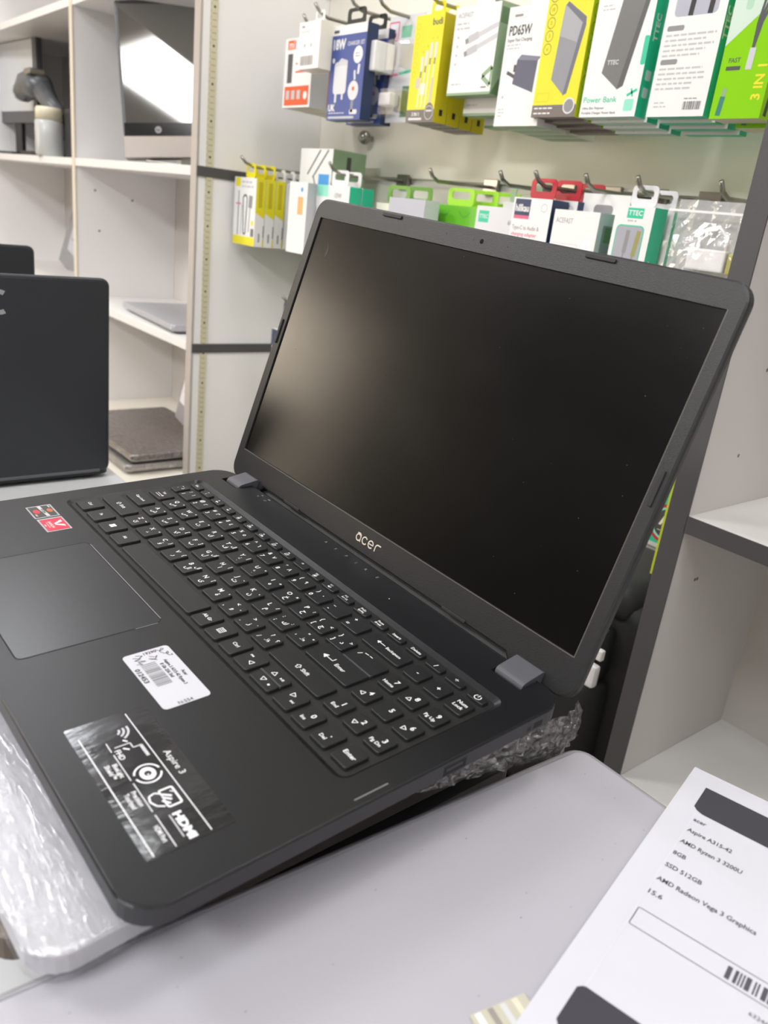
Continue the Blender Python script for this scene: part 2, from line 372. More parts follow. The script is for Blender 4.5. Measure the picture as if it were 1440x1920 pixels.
def lpart(name, me, m, par=None, mtx=None, label=None, smooth=False):
    p = par or lp
    return link(name, me, m, p, mtx=(OFF @ (mtx or Matrix())) if p is lp else (mtx or Matrix()), label=label, smooth=smooth)
def sc(pts, z): return [(x * mm, y * mm, z * mm) for x, y, *_ in pts]
XB, Y0, Y1 = 181.7, -242.0, 1.5
def bout(ins): return rrect(-XB + ins, Y0 + ins, XB - ins, Y1 - ins, 16, 7)
REC = (-165.5, -139.5, 165.5, -30.5)
notL = [(-161.3, -14.8), (-139.8, -14.8), (-139.8, 0.2), (-161.3, 0.2)]; notR = [(139.8, -14.8), (161.6, -14.8), (161.6, 0.2), (139.8, 0.2)]
mb = MB()
v, f = fill([[(p[0] * mm, p[1] * mm) for p in bout(1.2)], [(p[0] * mm, p[1] * mm) for p in rrect(*REC, 6, 4)], [(x * mm, y * mm) for x, y in notL], [(x * mm, y * mm) for x, y in notR]], 0)
mb.add(v, f)
for nn in (notL, notR):
    mb.loft([sc(nn, 0), sc(nn, -6)], False, True, 2)
mb.loft([sc(bout(1.2), 0), sc(bout(.5), -.25), sc(bout(0), -.9)], False, False, 0)
mb.loft([sc(bout(0), -.9), sc(bout(0), -9.0), sc(bout(1.5), -11.0), sc(bout(16), -17.0)], False, True, 1)
mb.loft([sc(rrect(*REC, 6, 4), 0), sc(rrect(REC[0] + 2.2, REC[1] + 3.2, REC[2] - 2.2, REC[3] - 3.6, 4, 4), -1.7)], False, True, 0)
me = mb.mesh('base', fix=True)
base = lpart('base', me, [M_deck, M_side, M_dark])
for p in me.polygons: p.use_smooth = False
lpart('keyboard_well', MB().loft([sc(rrect(-163.2, -136.2, 163.2, -34.2, 4, 4), -1.68), sc(rrect(-163.2, -136.2, 163.2, -34.2, 4, 4), -1.6)]).mesh('keyboard_well'), M_floorkb)
# touchpad
tp = lpart('touchpad', MB().loft([sc(rrect(-96.5, -226.5, 12.0, -149.4, 3.5, 5), .02), sc(rrect(-96.5, -226.5, 12.0, -149.4, 3.5, 5), .07)]).mesh('touchpad'), mat('smooth_touchpad', '141519', .30, spec=.5, var=.14, vscale=18, rvar=.0))
a = Art(); a.frame(-97.2 * mm, -227.2 * mm, 12.7 * mm, -148.7 * mm, 4 * mm, .75 * mm, M_dark, 1)
a.line([(-93 * mm, -148.75 * mm), (9 * mm, -148.75 * mm)], .35 * mm, mat('pale_groove_edge', '8f8f93', .4, var=0), 2); a.line([(12.65 * mm, -152 * mm), (12.65 * mm, -165 * mm)], .3 * mm, mat('pale_groove_edge', '8f8f93', .4, var=0), 2)  # pale lines drawn along the groove's back and right edges
a.build('touchpad_groove', lp, OFF @ Matrix.Translation((0, 0, .02 * mm)))
for s_ in (-1, 1):
    for yy in (-225, -20): lpart('rubber_foot', MB().loft([sc(rrect(s_ * 135 - 25, yy - 5, s_ * 135 + 25, yy + 5, 4, 4), -20), sc(rrect(s_ * 135 - 25, yy - 5, s_ * 135 + 25, yy + 5, 4, 4), -16.8)]).mesh('rubber_foot'), M_black)
# keys -----------------------------------------------------------------
_km = {}
def key_mesh(w, d, rc=1.5):
    k = (round(w, 1), round(d, 1))
    if k not in _km:
        e = .45
        _km[k] = MB().loft([sc(rrect(-e, -e, w + e, d + e, rc + e, 3), -1.75), sc(rrect(0, 0, w, d, rc, 3), -.25), sc(rrect(.25, .25, w - .25, d - .25, rc - .2, 3), 0)], False, True).mesh('key')
        _km[k].materials.append(M_key)
    return _km[k]
def key(x, y, w, d, legs=(), fn=None):
    o = bpy.data.objects.new('key', key_mesh(w, d)); COL.objects.link(o); o.parent = lp; o.matrix_local = OFF @ Matrix.Translation((x * mm, y * mm, .15 * mm))
    a = Art()
    for L in legs:
        t, ax, ay, h = L[:4]; a.text(t, ax * w * mm, ay * d * mm, h * mm, M_leg, 1, bold=.018, width=(L[4] * mm if len(L) > 4 else None))
    if fn: fn(a, w * mm, d * mm)
    if a.mb.v: a.build('legend', o)
    return o
def tri(a, cx, cy, r, ang):
    p = [(cx + r * math.cos(ang + k * 2.0944), cy + r * math.sin(ang + k * 2.0944)) for k in range(3)]; a.line(p + [p[0]], .45 * mm, M_leg)
def media(a, cx, cy, s, kind):
    m = M_leg
    if kind == 'prev': a.rect(cx - s, cy - s * .6, cx - s * .75, cy + s * .6, m); a.poly([(cx + .1 * s, cy - .6 * s), (cx + .1 * s, cy + .6 * s), (cx - .7 * s, cy)], m); a.poly([(cx + 1 * s, cy - .6 * s), (cx + 1 * s, cy + .6 * s), (cx + .1 * s, cy)], m)
    if kind == 'next': a.rect(cx + .75 * s, cy - s * .6, cx + s, cy + s * .6, m); a.poly([(cx - .1 * s, cy - .6 * s), (cx + .7 * s, cy), (cx - .1 * s, cy + .6 * s)], m); a.poly([(cx - 1 * s, cy - .6 * s), (cx - .1 * s, cy), (cx - 1 * s, cy + .6 * s)], m)
    if kind == 'play': a.poly([(cx - 1.1 * s, cy - .6 * s), (cx - .2 * s, cy), (cx - 1.1 * s, cy + .6 * s)], m); a.line([(cx - .1 * s, cy - .6 * s), (cx + .25 * s, cy + .6 * s)], .2 * s, m); a.rect(cx + .35 * s, cy - .6 * s, cx + .6 * s, cy + .6 * s, m); a.rect(cx + .8 * s, cy - .6 * s, cx + 1.05 * s, cy + .6 * s, m)
    if kind == 'stop': a.rect(cx - .5 * s, cy - .5 * s, cx + .5 * s, cy + .5 * s, m)
RY_ = dict(f=(-43.2, 5.8), n=(-60.0, 12.6), q=(-78.0, 12.8), a=(-95.6, 12.8), z=(-113.5, 13.0), b=(-132.9, 15.2))
KW = 14.9
def ltr(c, ar, sh=''):
    return [(c, .42, .74, 4.6), (ar, .64, .42, 4.6)] + ([(sh, .87, .82, 3.8)] if sh else [])
def num(c, s_, ar):
    return [(c, .2, .24, 4.4), (s_, .2, .76, 4.2), (ar, .62, .66, 4.4)]
# function row
fr = [(-160.3, 13.0), (-144.3, 12.6), (-128.0, 12.6), (-111.8, 12.6), (-95.8, 12.6), (-80.3, 12.6), (-64.2, 12.6), (-48.2, 12.6), (-32.3, 12.6), (-15.6, 12.6), (.8, 12.6), (16.9, 12.6), (33.1, 12.6), (50.0, 12.4), (66.5, 12.4), (82.4, 12.6), (99.4, 12.5), (115.8, 12.2), (131.6, 12.3), (148.7, 11.2)]
def ic_fn(n, shape):
    def g(a, w, d):
        a.text('F%d' % n, w * .45, d * .77, 1.9 * mm, M_leg, 1, bold=.02); shape(a, w * .5, d * .36)
    return g
def s_key(a, x, y): a.circle(x, y, .9 * mm, M_leg); a.rect(x, y - .3 * mm, x + 2 * mm, y + .3 * mm, M_leg)
def s_sun(a, x, y): a.circle(x, y, .8 * mm, M_leg); a.arc(x, y, 1.4 * mm, .25 * mm, 0, 360, M_leg)
def s_rect(a, x, y): a.frame(x - 2 * mm, y - 1 * mm, x + 1 * mm, y + 1 * mm, .3 * mm, .3 * mm, M_leg); a.rrect(x - .2 * mm, y - .9 * mm, x + 2 * mm, y + .3 * mm, .2 * mm, M_leg)
def s_pad(a, x, y): a.frame(x - 1.6 * mm, y - 1.1 * mm, x + 1.6 * mm, y + 1.1 * mm, .3 * mm, .3 * mm, M_leg); a.line([(x - 1.8 * mm, y - 1.1 * mm), (x + 1.8 * mm, y + 1.2 * mm)], .35 * mm, M_leg)
def s_spk(a, x, y): a.poly([(x - 1.5 * mm, y - .5 * mm), (x - .7 * mm, y - .5 * mm), (x + .2 * mm, y - 1.1 * mm), (x + .2 * mm, y + 1.1 * mm), (x - .7 * mm, y + .5 * mm), (x - 1.5 * mm, y + .5 * mm)], M_leg); a.arc(x + .3 * mm, y, 1 * mm, .3 * mm, -60, 60, M_leg)
def s_z(a, x, y): a.text('z', x, y, 3 * mm, M_leg, 1)
def s_none(a, x, y): pass
def s_air(a, x, y): a.poly([(x - 1.6 * mm, y), (x + 1.6 * mm, y + .9 * mm), (x + 1.2 * mm, y - .9 * mm)], M_leg)
def powr(a, w, d):
    a.arc(w * .5, d * .5, 1.9 * mm, .5 * mm, 125, 415, M_leg, n=20); a.rect(w * .5 - .25 * mm, d * .5, w * .5 + .25 * mm, d * .5 + 2.3 * mm, M_leg)
fl = [dict(legs=[('Esc', .5, .5, 3.0)])] + [dict(fn=ic_fn(i + 1, sh)) for i, sh in enumerate((s_z, s_key, s_air, s_sun, s_rect, s_rect, s_pad, s_pad, s_none, s_sun, s_spk, s_spk))]
fl[9] = dict(legs=[('F9', .45, .74, 1.9)])
fl[12] = dict(legs=[('F12', .4, .76, 1.9), ('Scr Lk', .5, .36, 2.2)])
fl += [dict(legs=[('PrtSc', .48, .70, 2.3), ('SysRq', .5, .30, 2.3)]), dict(legs=[('Pause', .5, .72, 2.3), ('Break', .5, .30, 2.3)]), dict(legs=[('Insert', .5, .5, 2.9)]), dict(legs=[('Delete', .5, .5, 2.9)]), dict(legs=[('/', .5, .5, 4.2)]), dict(legs=[('*', .5, .40, 5.5)]), dict(fn=powr)]
for (x, w), kw in zip(fr, fl): key(x, RY_['f'][0], w, RY_['f'][1], **kw)
# number row
y, d = RY_['n']
key(-160.0, y, 9.0, d, [('`', .3, .3, 4), ('~', .35, .75, 4), ('ذ', .7, .6, 4)])
for i, (c, s_, ar) in enumerate(zip('1234567890-=', '!@#$%^&*()_+', ['١', '٢', '٣', '٤', '٥', '٦', '٧', '٨', '٩', '٠', '', ''])):
    key(-147.8 + 18.88 * i, y, KW, d, num(c, s_, ar))
def bksp(a, w, d):
    a.line([(w * .26, d * .55), (w * .42, d * .55)], .5 * mm, M_leg); a.poly([(w * .20, d * .55), (w * .27, d * .67), (w * .27, d * .43)], M_leg); a.text('Backspace', w * .66, d * .52, 3.0 * mm, M_leg, 1)
key(80.0, y, 31.6, d, fn=bksp)
# letters
y, d = RY_['q']
def tabk(a, w, d): a.text('Tab', w * .5, d * .68, 3 * mm, M_leg, 1); a.line([(w * .3, d * .4), (w * .7, d * .4)], .4 * mm, M_leg); a.line([(w * .3, d * .26), (w * .7, d * .26)], .4 * mm, M_leg); a.poly([(w * .7, d * .5), (w * .78, d * .4), (w * .7, d * .3)], M_leg)
key(-160.2, y, 18.4, d, fn=tabk)
for i, (c, ar, s_) in enumerate(zip('QWERTYUIOP', ['ض', 'ص', 'ث', 'ق', 'ف', 'غ', 'ع', 'ه', 'خ', 'ح'], ['َ', 'ً', 'ُ', 'ٌ', 'لإ', 'إ', '‘', '÷', '×', '؛'])):
    key(-138.2 + 18.85 * i, y, KW, d, ltr(c, ar, s_ if ord(s_[0]) < 0x64b or len(s_) > 1 else '"'))
key(50.3, y, KW, d, [('[', .2, .28, 4), ('{', .2, .76, 4), ('ج', .62, .42, 4.4), ('<', .85, .72, 3.6)]); key(69.2, y, KW, d, [(']', .2, .28, 4), ('}', .2, .76, 4), ('د', .62, .42, 4.4), ('>', .85, .72, 3.6)])
def bsl(a, w, d): a.line([(w * .10, d * .55), (w * .16, d * .75)], .5 * mm, M_leg); a.line([(w * .20, d * .83), (w * .32, d * .86)], .5 * mm, M_leg); a.line([(w * .36, d * .86), (w * .46, d * .86)], .5 * mm, M_leg)
key(88.3, y - .6, 23.3, d + .6, fn=bsl)
y, d = RY_['a']
key(-160.9, y, 23.2, d, [('Caps Lock', .5, .5, 3.0)])
for i, (c, ar, s_) in enumerate(zip('ASDFGHJKL', ['ش', 'س', 'ي', 'ب', 'ل', 'ا', 'ت', 'ن', 'م'], ['"', '"', '[', ']', 'لأ', 'أ', '-', '،', '/'])):
    key(-133.3 + 18.9 * i, y, KW, d, ltr(c, ar, s_))
key(36.8, y, KW, d, [(';', .2, .28, 4), (':', .2, .76, 4), ('ك', .62, .45, 4.4), (':', .85, .72, 3.6)]); key(55.7, y, KW, d, [("'", .2, .28, 4), ('"', .45, .82, 4), ('ط', .62, .42, 4.4), ('"', .85, .72, 3.6)])
def ent(a, w, d): a.line([(w * .42, d * .62), (w * .42, d * .45), (w * .27, d * .45)], .5 * mm, M_leg); a.poly([(w * .2, d * .45), (w * .28, d * .57), (w * .28, d * .33)], M_leg); a.text('Enter', w * .62, d * .42, 3.6 * mm, M_leg, 1)
key(74.6, y, 36.8, d + 4.0, fn=ent)
lpart('key_ridge', MB().box((88.0 * mm, -79.6 * mm, -1 * mm), (111.8 * mm, -78.6 * mm, .55 * mm)).mesh('key_ridge', bevel=.0002), mat('key_ridge', '3a3a3d', .45, var=0))
y, d = RY_['z']
def shf(t):
    def g(a, w, d):
        cx = w * .42; cy = d * .5; a.line([(cx - .8 * mm, cy - 1.4 * mm), (cx + .8 * mm, cy - 1.4 * mm), (cx + .8 * mm, cy + .2 * mm), (cx + 1.7 * mm, cy + .2 * mm), (cx, cy + 1.9 * mm), (cx - 1.7 * mm, cy + .2 * mm), (cx - .8 * mm, cy + .2 * mm), (cx - .8 * mm, cy - 1.4 * mm)], .45 * mm, M_leg); a.text('Shift', cx + 6.4 * mm, cy, 3.6 * mm, M_leg, 1)
    return g
key(-160.8, y, 34.0, d, fn=shf(0)); key(65.7, y, 46.0, d, fn=shf(1))
for i, (c, ar, s_) in enumerate(zip('ZXCVBNM', ['ئ', 'ء', 'ؤ', 'ر', 'لا', 'ى', 'ة'], ['~', 'º', '}', '{', 'لآ', 'آ', "'"])):
    key(-122.9 + 18.9 * i, y, KW, d, ltr(c, ar, s_))
for x, a1, a2, ar, a3 in ((9.4, ',', '<', 'و', ','), (28.2, '.', '>', 'ز', '.'), (47.0, '/', '?', 'ظ', '؟')): key(x, y, KW, d, [(a1, .2, .28, 4), (a2, .45, .82, 4), (ar, .62, .42, 4.4), (a3, .87, .72, 3.6)])
y, d = RY_['b']
def win(a, w, d):
    for i in (0, 1):
        for j in (0, 1): a.rect(w * .5 - 2.1 * mm + i * 2.2 * mm, d * .5 - 2.1 * mm + j * 2.2 * mm, w * .5 - .1 * mm + i * 2.2 * mm, d * .5 - .1 * mm + j * 2.2 * mm, M_leg)
def menu(a, w, d):
    a.frame(w * .5 - 2.2 * mm, d * .5 - 2.2 * mm, w * .5 + 2.2 * mm, d * .5 + 2.2 * mm, .2 * mm, .45 * mm, M_leg)
    for k in (-1, 0, 1): a.rect(w * .5 - 1.4 * mm, d * .5 + k * 1.1 * mm - .22 * mm, w * .5 + 1.4 * mm, d * .5 + k * 1.1 * mm + .22 * mm, M_leg)
key(-161.0, y, 15.6, d, [('Ctrl', .5, .5, 3.2)]); key(-141.0, y, 15.6, d, [('Fn', .5, .5, 3.2)]); key(-121.1, y, 15.6, d, fn=win); key(-101.6, y, 16.3, d, [('Alt', .5, .5, 3.2)])
key(-81.2, y, 91.8, d); key(13.6, y, 12.6, d, [('Alt Gr', .5, .5, 3.2)]); key(29.4, y, 12.6, d, fn=menu); key(45.4, y, 12.8, d, [('Ctrl', .5, .5, 3.2)])
def arr(ang, med, px, py, mx, my):
    def g(a, w, d): tri(a, w * px, d * py, 1.9 * mm, ang); media(a, w * mx, d * my, 1.3 * mm, med)
    return g
key(61.0, y, 13.4, d, fn=arr(math.pi, 'prev', .68, .40, .30, .66)); key(99.6, y, 12.8, d, fn=arr(0, 'next', .36, .66, .70, .40))
key(77.7, y, 17.8, 7.2, fn=arr(-math.pi / 2, 'stop', .42, .6, .74, .5)); key(77.7, y + 8.2, 17.8, 7.2, fn=arr(math.pi / 2, 'play', .38, .45, .74, .5))
lpart('key_ridge', MB().box((77.2 * mm, -125.7 * mm, -1 * mm), (95.9 * mm, -124.7 * mm, .55 * mm)).mesh('key_ridge', bevel=.0002), mat('key_ridge', '3a3a3d', .45, var=0))
# numeric pad
NX = [(116.0, 11.9), (132.2, 11.9), (148.3, 11.7)]
def npk(n, sub):
    def g(a, w, d):
        a.text(n, w * .62, d * .62, 4.6 * mm, M_leg, 1, bold=.02)
        if sub in ('u', 'd', 'l', 'r'): tri(a, w * .36, d * .36, 1.8 * mm, dict(u=1.571, d=-1.571, l=3.1416, r=0)[sub])
        elif sub: a.text(sub, w * .42, d * .30, 3.1 * mm, M_leg, 1, bold=.018)
    return g
for r_, ks in (('b', (('0', 'Ins'), ('.', 'Del'))), ('z', (('1', 'End'), ('2', 'd'), ('3', 'Pg Dn'))), ('a', (('4', 'l'), ('5', ''), ('6', 'r'))), ('q', (('7', 'Home'), ('8', 'u'), ('9', 'Pg Up')))):
    yy, dd = RY_[r_]
    for (x, w), (n, s_) in zip(NX, ks): key(x, yy, w, dd if r_ != 'b' else 14.2, fn=npk(n, s_))
key(NX[2][0], -132.6, NX[2][1], 14.2, [('Enter', .5, .5, 3.7)])
y, d = RY_['n']
key(NX[0][0], y, 11.9, d, [('-', .5, .5, 4.6)]); key(NX[1][0], y, 11.9, d, [('+', .5, .5, 4.6)]); key(NX[2][0], y, 11.7, d, [('Num', .5, .68, 3.4), ('Lock', .5, .38, 3.4)])
# deck lettering, status marks
a = Art(); ml = mat('faint_deck_lettering', '7d7e84', .5, var=0)
for c, x in zip('ASPIRE', (-30, -18.3, -6.2, 4.8, 15.4, 27.7)): a.text(c, x * mm, -5.2 * mm, 3.3 * mm, ml, 1, bold=0)
a.circle(52.9 * mm, -16 * mm, .45 * mm, mat('deck_speck', 'c8c8c8', .5, var=0)); a.rect(-119.3 * mm, -3.3 * mm, -117.3 * mm, -2.3 * mm, ml); a.rect(-110 * mm, -3.1 * mm, -107.6 * mm, -2.1 * mm, ml); a.circle(-119 * mm, -6.3 * mm, .6 * mm, ml); a.arc(-109.2 * mm, -6.2 * mm, .8 * mm, .3 * mm, 0, 360, ml)
a.line([(177.4 * mm, -141 * mm), (177.4 * mm, -122 * mm)], .7 * mm, mat('scratch_mark', '6a6a6a', .5, var=.3, vscale=900), 1)
a.build('deck_lettering', lp, OFF @ Matrix.Translation((0, 0, .00003)))
# ports on the right side
a = Art(); m1 = M_dark
pr = lpart('usb_port', MB().box((XB * mm - .006, -.0905, -.0082), (XB * mm + .0001, -.0755, -.0026)).mesh('usb_port'), M_dark)
link('port_tongue', MB().box((XB * mm - .001, -.089, -.0058), (XB * mm + .0002, -.078, -.0042)).mesh('port_tongue'), M_side, pr)
link('port_rim', MB().box((XB * mm - .001, -.0912, -.0026), (XB * mm + .00015, -.0750, -.0022)).mesh('port_rim'), M_side, pr)
lpart('lock_slot', MB().box((XB * mm - .004, -.0250, -.0075), (XB * mm + .0001, -.0185, -.0040)).mesh('lock_slot'), M_dark)
a.rect(-.0300, -.0074, -.0295, -.0045, m1); a.rect(-.0286, -.0074, -.0281, -.0045, m1); a.build('lock_mark', lp, OFF @ plane_mtx((XB * mm + .0001, 0, 0), (0, 1, 0), (0, 0, 1)))
# stickers on the palm rest ------------------------------------------------
def sticker(name, x0, y0, x1, y1, m, r=.3, label=None):
    return lpart(name, MB().loft([sc(rrect(x0, y0, x1, y1, r, 4), .0), sc(rrect(x0, y0, x1, y1, r, 4), .12)]).mesh(name), m, label=label)
M_foil = mat('clear_foil_edge', 'b9bbbf', .18, metal=.5, var=.2, vscale=200)
st = sticker('processor_sticker', -163.0, -167, -142.7, -150.2, M_foil, label='dark badge sticker with red and orange swirl and silver band')
a = Art(); a.rrect(-161.6 * mm, -166 * mm, -144 * mm, -151.4 * mm, .4 * mm, mat('badge_dark', '34352f', .3, var=.15, vscale=200), 3)
a.circle(-153 * mm, -153.8 * mm, 3.2 * mm, mat('badge_orange', 'b0562c', .3, var=.2, vscale=300), 4, ry=1.9 * mm); a.circle(-153.5 * mm, -162.5 * mm, 3.6 * mm, mat('badge_red', 'b02a35', .3, var=.2, vscale=300), 4, ry=2.2 * mm)
a.poly([(-161.6 * mm, -160.2 * mm), (-144 * mm, -158.6 * mm), (-144 * mm, -156.2 * mm), (-161.6 * mm, -157.8 * mm)], mat('badge_silver', 'c8c8c6', .25, metal=.4, var=.1), 5)
a.text('RYZEN', -152.8 * mm, -158.2 * mm, 2.4 * mm, M_blackc, 6, bold=.02); a.text('AMD', -147.5 * mm, -164.4 * mm, 1.9 * mm, mat('badge_pink', 'e8b8b8', .4, var=0), 6); a.rect(-161 * mm, -153.2 * mm, -157.5 * mm, -152 * mm, mat('badge_pale', '9fa39f', .4, var=0), 5)
a.build('badge_print', st)
st = sticker('graphics_sticker', -141.2, -166.6, -120.1, -150.1, M_foil, label='red badge sticker with a white V')
mr_ = mat('badge_crimson', 'c01f3c', .3, var=.06, vscale=200); wv = mat('badge_white', 'e9d9d6', .35, var=.1, vscale=300)
a = Art(); a.rect(-139.4 * mm, -165.4 * mm, -121.2 * mm, -151.2 * mm, mr_, 3)
a.poly([(-135.8 * mm, -152.6 * mm), (-132.6 * mm, -152.6 * mm), (-130.2 * mm, -157.6 * mm), (-131.4 * mm, -158.6 * mm)], wv, 4); a.poly([(-125 * mm, -152.6 * mm), (-128.2 * mm, -152.6 * mm), (-130.4 * mm, -157.6 * mm), (-129.6 * mm, -158.6 * mm)], wv, 4)
a.text('RADEON', -130.3 * mm, -160.6 * mm, 2.5 * mm, wv, 4, bold=.02); a.text('VEGA GRAPHICS', -130.3 * mm, -162.6 * mm, 1.2 * mm, wv, 4); a.text('AMD', -130.3 * mm, -164.4 * mm, 1.6 * mm, wv, 4)
a.build('badge_print', st)
M_stk = mat('white_sticker_paper', 'babac0', .55, var=.02)
st = sticker('price_sticker', 34.2, -182.4, 83.6, -157.2, M_stk, 2.4, label='white price label with barcode and handwriting')
a = Art(); X = 34.2; Yt = -157.2; gk = mat('grey_print', '77777c', .6, var=.1, vscale=500); dk = mat('dark_print', '3a3a40', .6, var=.05)
a.text('Acer', 61 * mm, -160.6 * mm, 2.6 * mm, dk, 4, bold=.03); a.text('Aspire 3 A315-42 Ryzen 3', 58 * mm, -164.2 * mm, 2.6 * mm, dk, 4, width=24 * mm, bold=.03); a.text('8 Gb 256 Ssd', 55 * mm, -167.2 * mm, 2.6 * mm, dk, 4, width=13.5 * mm, bold=.03)
a.rect(45.5 * mm, -177.2 * mm, 65.5 * mm, -169.2 * mm, mat('barcode_grey', 'b9b9bd', .6, var=.05), 3); a.barcode(45.5 * mm, -177.2 * mm, 65.5 * mm, -169.2 * mm, gk, 4, 5)
a.text('012453', 54 * mm, -180.2 * mm, 3.6 * mm, dk, 4, width=13 * mm, bold=.03)
a.text('19290', 37.0 * mm, -168.2 * mm, 3.0 * mm, dk, 4, rot=math.pi / 2, bold=.02); a.text('N:554', 82.0 * mm, -170.5 * mm, 3.2 * mm, dk, 4, rot=math.pi / 2, bold=.01)
hw = mat('pen_ink', '4b4b52', .6, var=0)
def scrib(pts, dx=0, dy=0): a.line([((x + dx) * mm, (y + dy) * mm) for x, y in pts], .36 * mm, hw, 5)
scrib([(36, -165), (38, -162.5), (37, -160.5), (36, -161.5), (38.5, -163.5), (41, -162), (41.8, -159.8), (40, -159.6), (41, -161), (43.6, -160.6), (44.2, -158.8), (42.8, -158.8)])
scrib([(40, -170), (42, -167.4), (41, -166), (43.5, -168), (42, -171), (44.6, -167.5)]); scrib([(38, -178), (40, -174.5), (40.5, -178), (43, -173), (42.6, -177), (45, -175.5), (44, -178.5)]); scrib([(36.5, -176), (38, -172.8), (39.4, -175)])
a.build('label_print', st)
# specification film sticker: clear glossy film with white line art
M_spec = mat('clear_glossy_film', '191a1e', .13, spec=.95, var=.2, vscale=40, bump=.10, bscale=180, rvar=.08, stretch=(1, .35, 1))
st = sticker('feature_sticker', 75.0, -226.5, 161.0, -188.5, M_spec, 1.0, label='clear glossy sticker with white feature icons, shiny at its left corner')
wl = mat('white_line_print', 'dcdce0', .5, var=0); dm = mat('dim_line_print', 'b4b4ba', .5, var=0); a = Art()
a.line([(77 * mm, -198.8 * mm), (159.6 * mm, -198.9 * mm)], .45 * mm, wl, 4)
for x0, x1 in ((92, 98.5), (100.5, 118.5), (120.5, 139.0), (141, 159.8)): a.line([(x0 * mm, -214 * mm), (x1 * mm, -214.1 * mm)], .4 * mm, wl, 4)
a.line([(84 * mm, -223 * mm), (159.8 * mm, -223.3 * mm)], .55 * mm, wl, 4)
a.text('Aspire 3', 117.2 * mm, -194.0 * mm, 4.4 * mm, wl, 4, width=16.5 * mm, bold=.0)
for r_ in (2.6, 4.6, 6.6): a.arc(86.5 * mm, -208.5 * mm, r_ * mm, 1.0 * mm, 25, 100, dm, 4)
a.text('FHD', 101.8 * mm, -211.8 * mm, 3.6 * mm, wl, 4, bold=.015); a.line([(96.5 * mm, -212 * mm), (96.5 * mm, -205 * mm), (100 * mm, -205 * mm)], .7 * mm, dm, 4); a.line([(100 * mm, -201.5 * mm), (108 * mm, -201.5 * mm)], 1.5 * mm, dm, 4); a.line([(100 * mm, -201 * mm), (100 * mm, -205 * mm)], .7 * mm, dm, 4); a.line([(93.5 * mm, -207 * mm), (95.2 * mm, -205.5 * mm)], .8 * mm, wl, 4); a.line([(98.5 * mm, -209 * mm), (100.5 * mm, -206.8 * mm)], .8 * mm, wl, 4)
ex, ey = 118.1, -206.5
a.arc(ex * mm, ey * mm, 5.6 * mm, .8 * mm, 100, 255, wl, 4); a.arc(ex * mm, ey * mm, 5.6 * mm, .8 * mm, 280, 435, wl, 4); a.circle(ex * mm, ey * mm, 3.9 * mm, wl, 4, ry=3.4 * mm); a.circle(ex * mm, ey * mm, 1.6 * mm, M_blackc, 5); a.circle((ex + .8) * mm, (ey - .2) * mm, .45 * mm, wl, 6); a.poly([((ex + 2.2) * mm, (ey + 1.2) * mm), ((ex + 3.0) * mm, (ey + 1.6) * mm), ((ex + 2.6) * mm, (ey + .4) * mm)], M_blackc, 5)
a.frame(129.5 * mm, -208 * mm, 140.5 * mm, -201.2 * mm, 1.3 * mm, .9 * mm, wl, 4); a.rect(130.2 * mm, -211.6 * mm, 136.6 * mm, -207.6 * mm, M_spec, 5)
a.line([(132 * mm, -207 * mm), (130.2 * mm, -209.4 * mm), (131 * mm, -212 * mm), (134 * mm, -212.8 * mm), (137.2 * mm, -211.4 * mm), (139 * mm, -208.6 * mm)], .8 * mm, wl, 6)
for x0, y0, x1, y1 in ((132.4, -207, 135, -203.8), (134, -207.6, 136.8, -204.6), (135.6, -208.4, 138.6, -206)): a.line([(x0 * mm, y0 * mm), (x1 * mm, y1 * mm)], 1.0 * mm, wl, 6)
a.line([(132.0 * mm, -203.4 * mm), (133.2 * mm, -202.4 * mm)], .5 * mm, wl, 6)
a.text('HDMI', 151.6 * mm, -206.6 * mm, 4.9 * mm, wl, 4, width=15.5 * mm, bold=.05); a.line([(144 * mm, -209.4 * mm), (157 * mm, -209.5 * mm)], .6 * mm, dm, 4)
for t, x, y in (('BlueLight', 110.5, -216.2), ('Shield™', 109.8, -219.2), ('Precision', 129.4, -216.2), ('Touchpad', 129.4, -219.2), ('HDMI Port', 151.0, -216.4)): a.text(t, x * mm, y * mm, 3.0 * mm, wl, 4, width=(9.2 if len(t) < 10 else 12) * mm, bold=.02)
a.build('label_print', st)
# lid -------------------------------------------------------------------
TH = 1.862845851744767; cT, sT = math.cos(TH), math.sin(TH)
LO = Vector((.00051, .0, .0)); LO = Vector((0, .0129, .0191))
LIDM = Matrix(((1, 0, 0, LO.x), (0, -cT, -sT, LO.y), (0, sT, -cT, LO.z), (0, 0, 0, 1)))
def lout(ins, r=11.5): return rrect(-181.6 + ins, -25.4 + ins, 181.6 - ins, 208.9 - ins, r - ins * .6, 7) + [(-136, -25.4 + ins, 0), (-131 - ins, -20.4 + ins, 0), (131 + ins, -20.4 + ins, 0), (136, -25.4 + ins, 0)]
def zz(pts, z): return [(x * mm, y * mm, z * mm) for x, y, *_ in pts]
lid = lpart('lid', MB().loft([zz(lout(4), -7.2), zz(lout(1.2), -6.2), zz(lout(.1), -4.6), zz(lout(0), -1.6), zz(lout(.5), -.9)]).mesh('lid'), mat('black_lid_shell', '1b1b1d', .45, var=.08, bump=.05, bscale=2000), mtx=LIDM)
bz = MB()
inn = rrect(-172.4, -.4, 172.4, 193.9, .7, 7) + [(x, -.4, 0) for x in (-136, -131, 131, 136)]
bz.loft([zz(lout(.4), -1.0), zz(lout(.5), .4), zz(lout(1.6), 1.0), zz(inn, 1.0), zz([(p[0] * .9986, 96.75 + (p[1] - 96.75) * .998) for p in inn], -.6)], False, False)
bezel = lpart('bezel', bz.mesh('bezel'), M_bezel, mtx=LIDM, label='black textured screen surround')
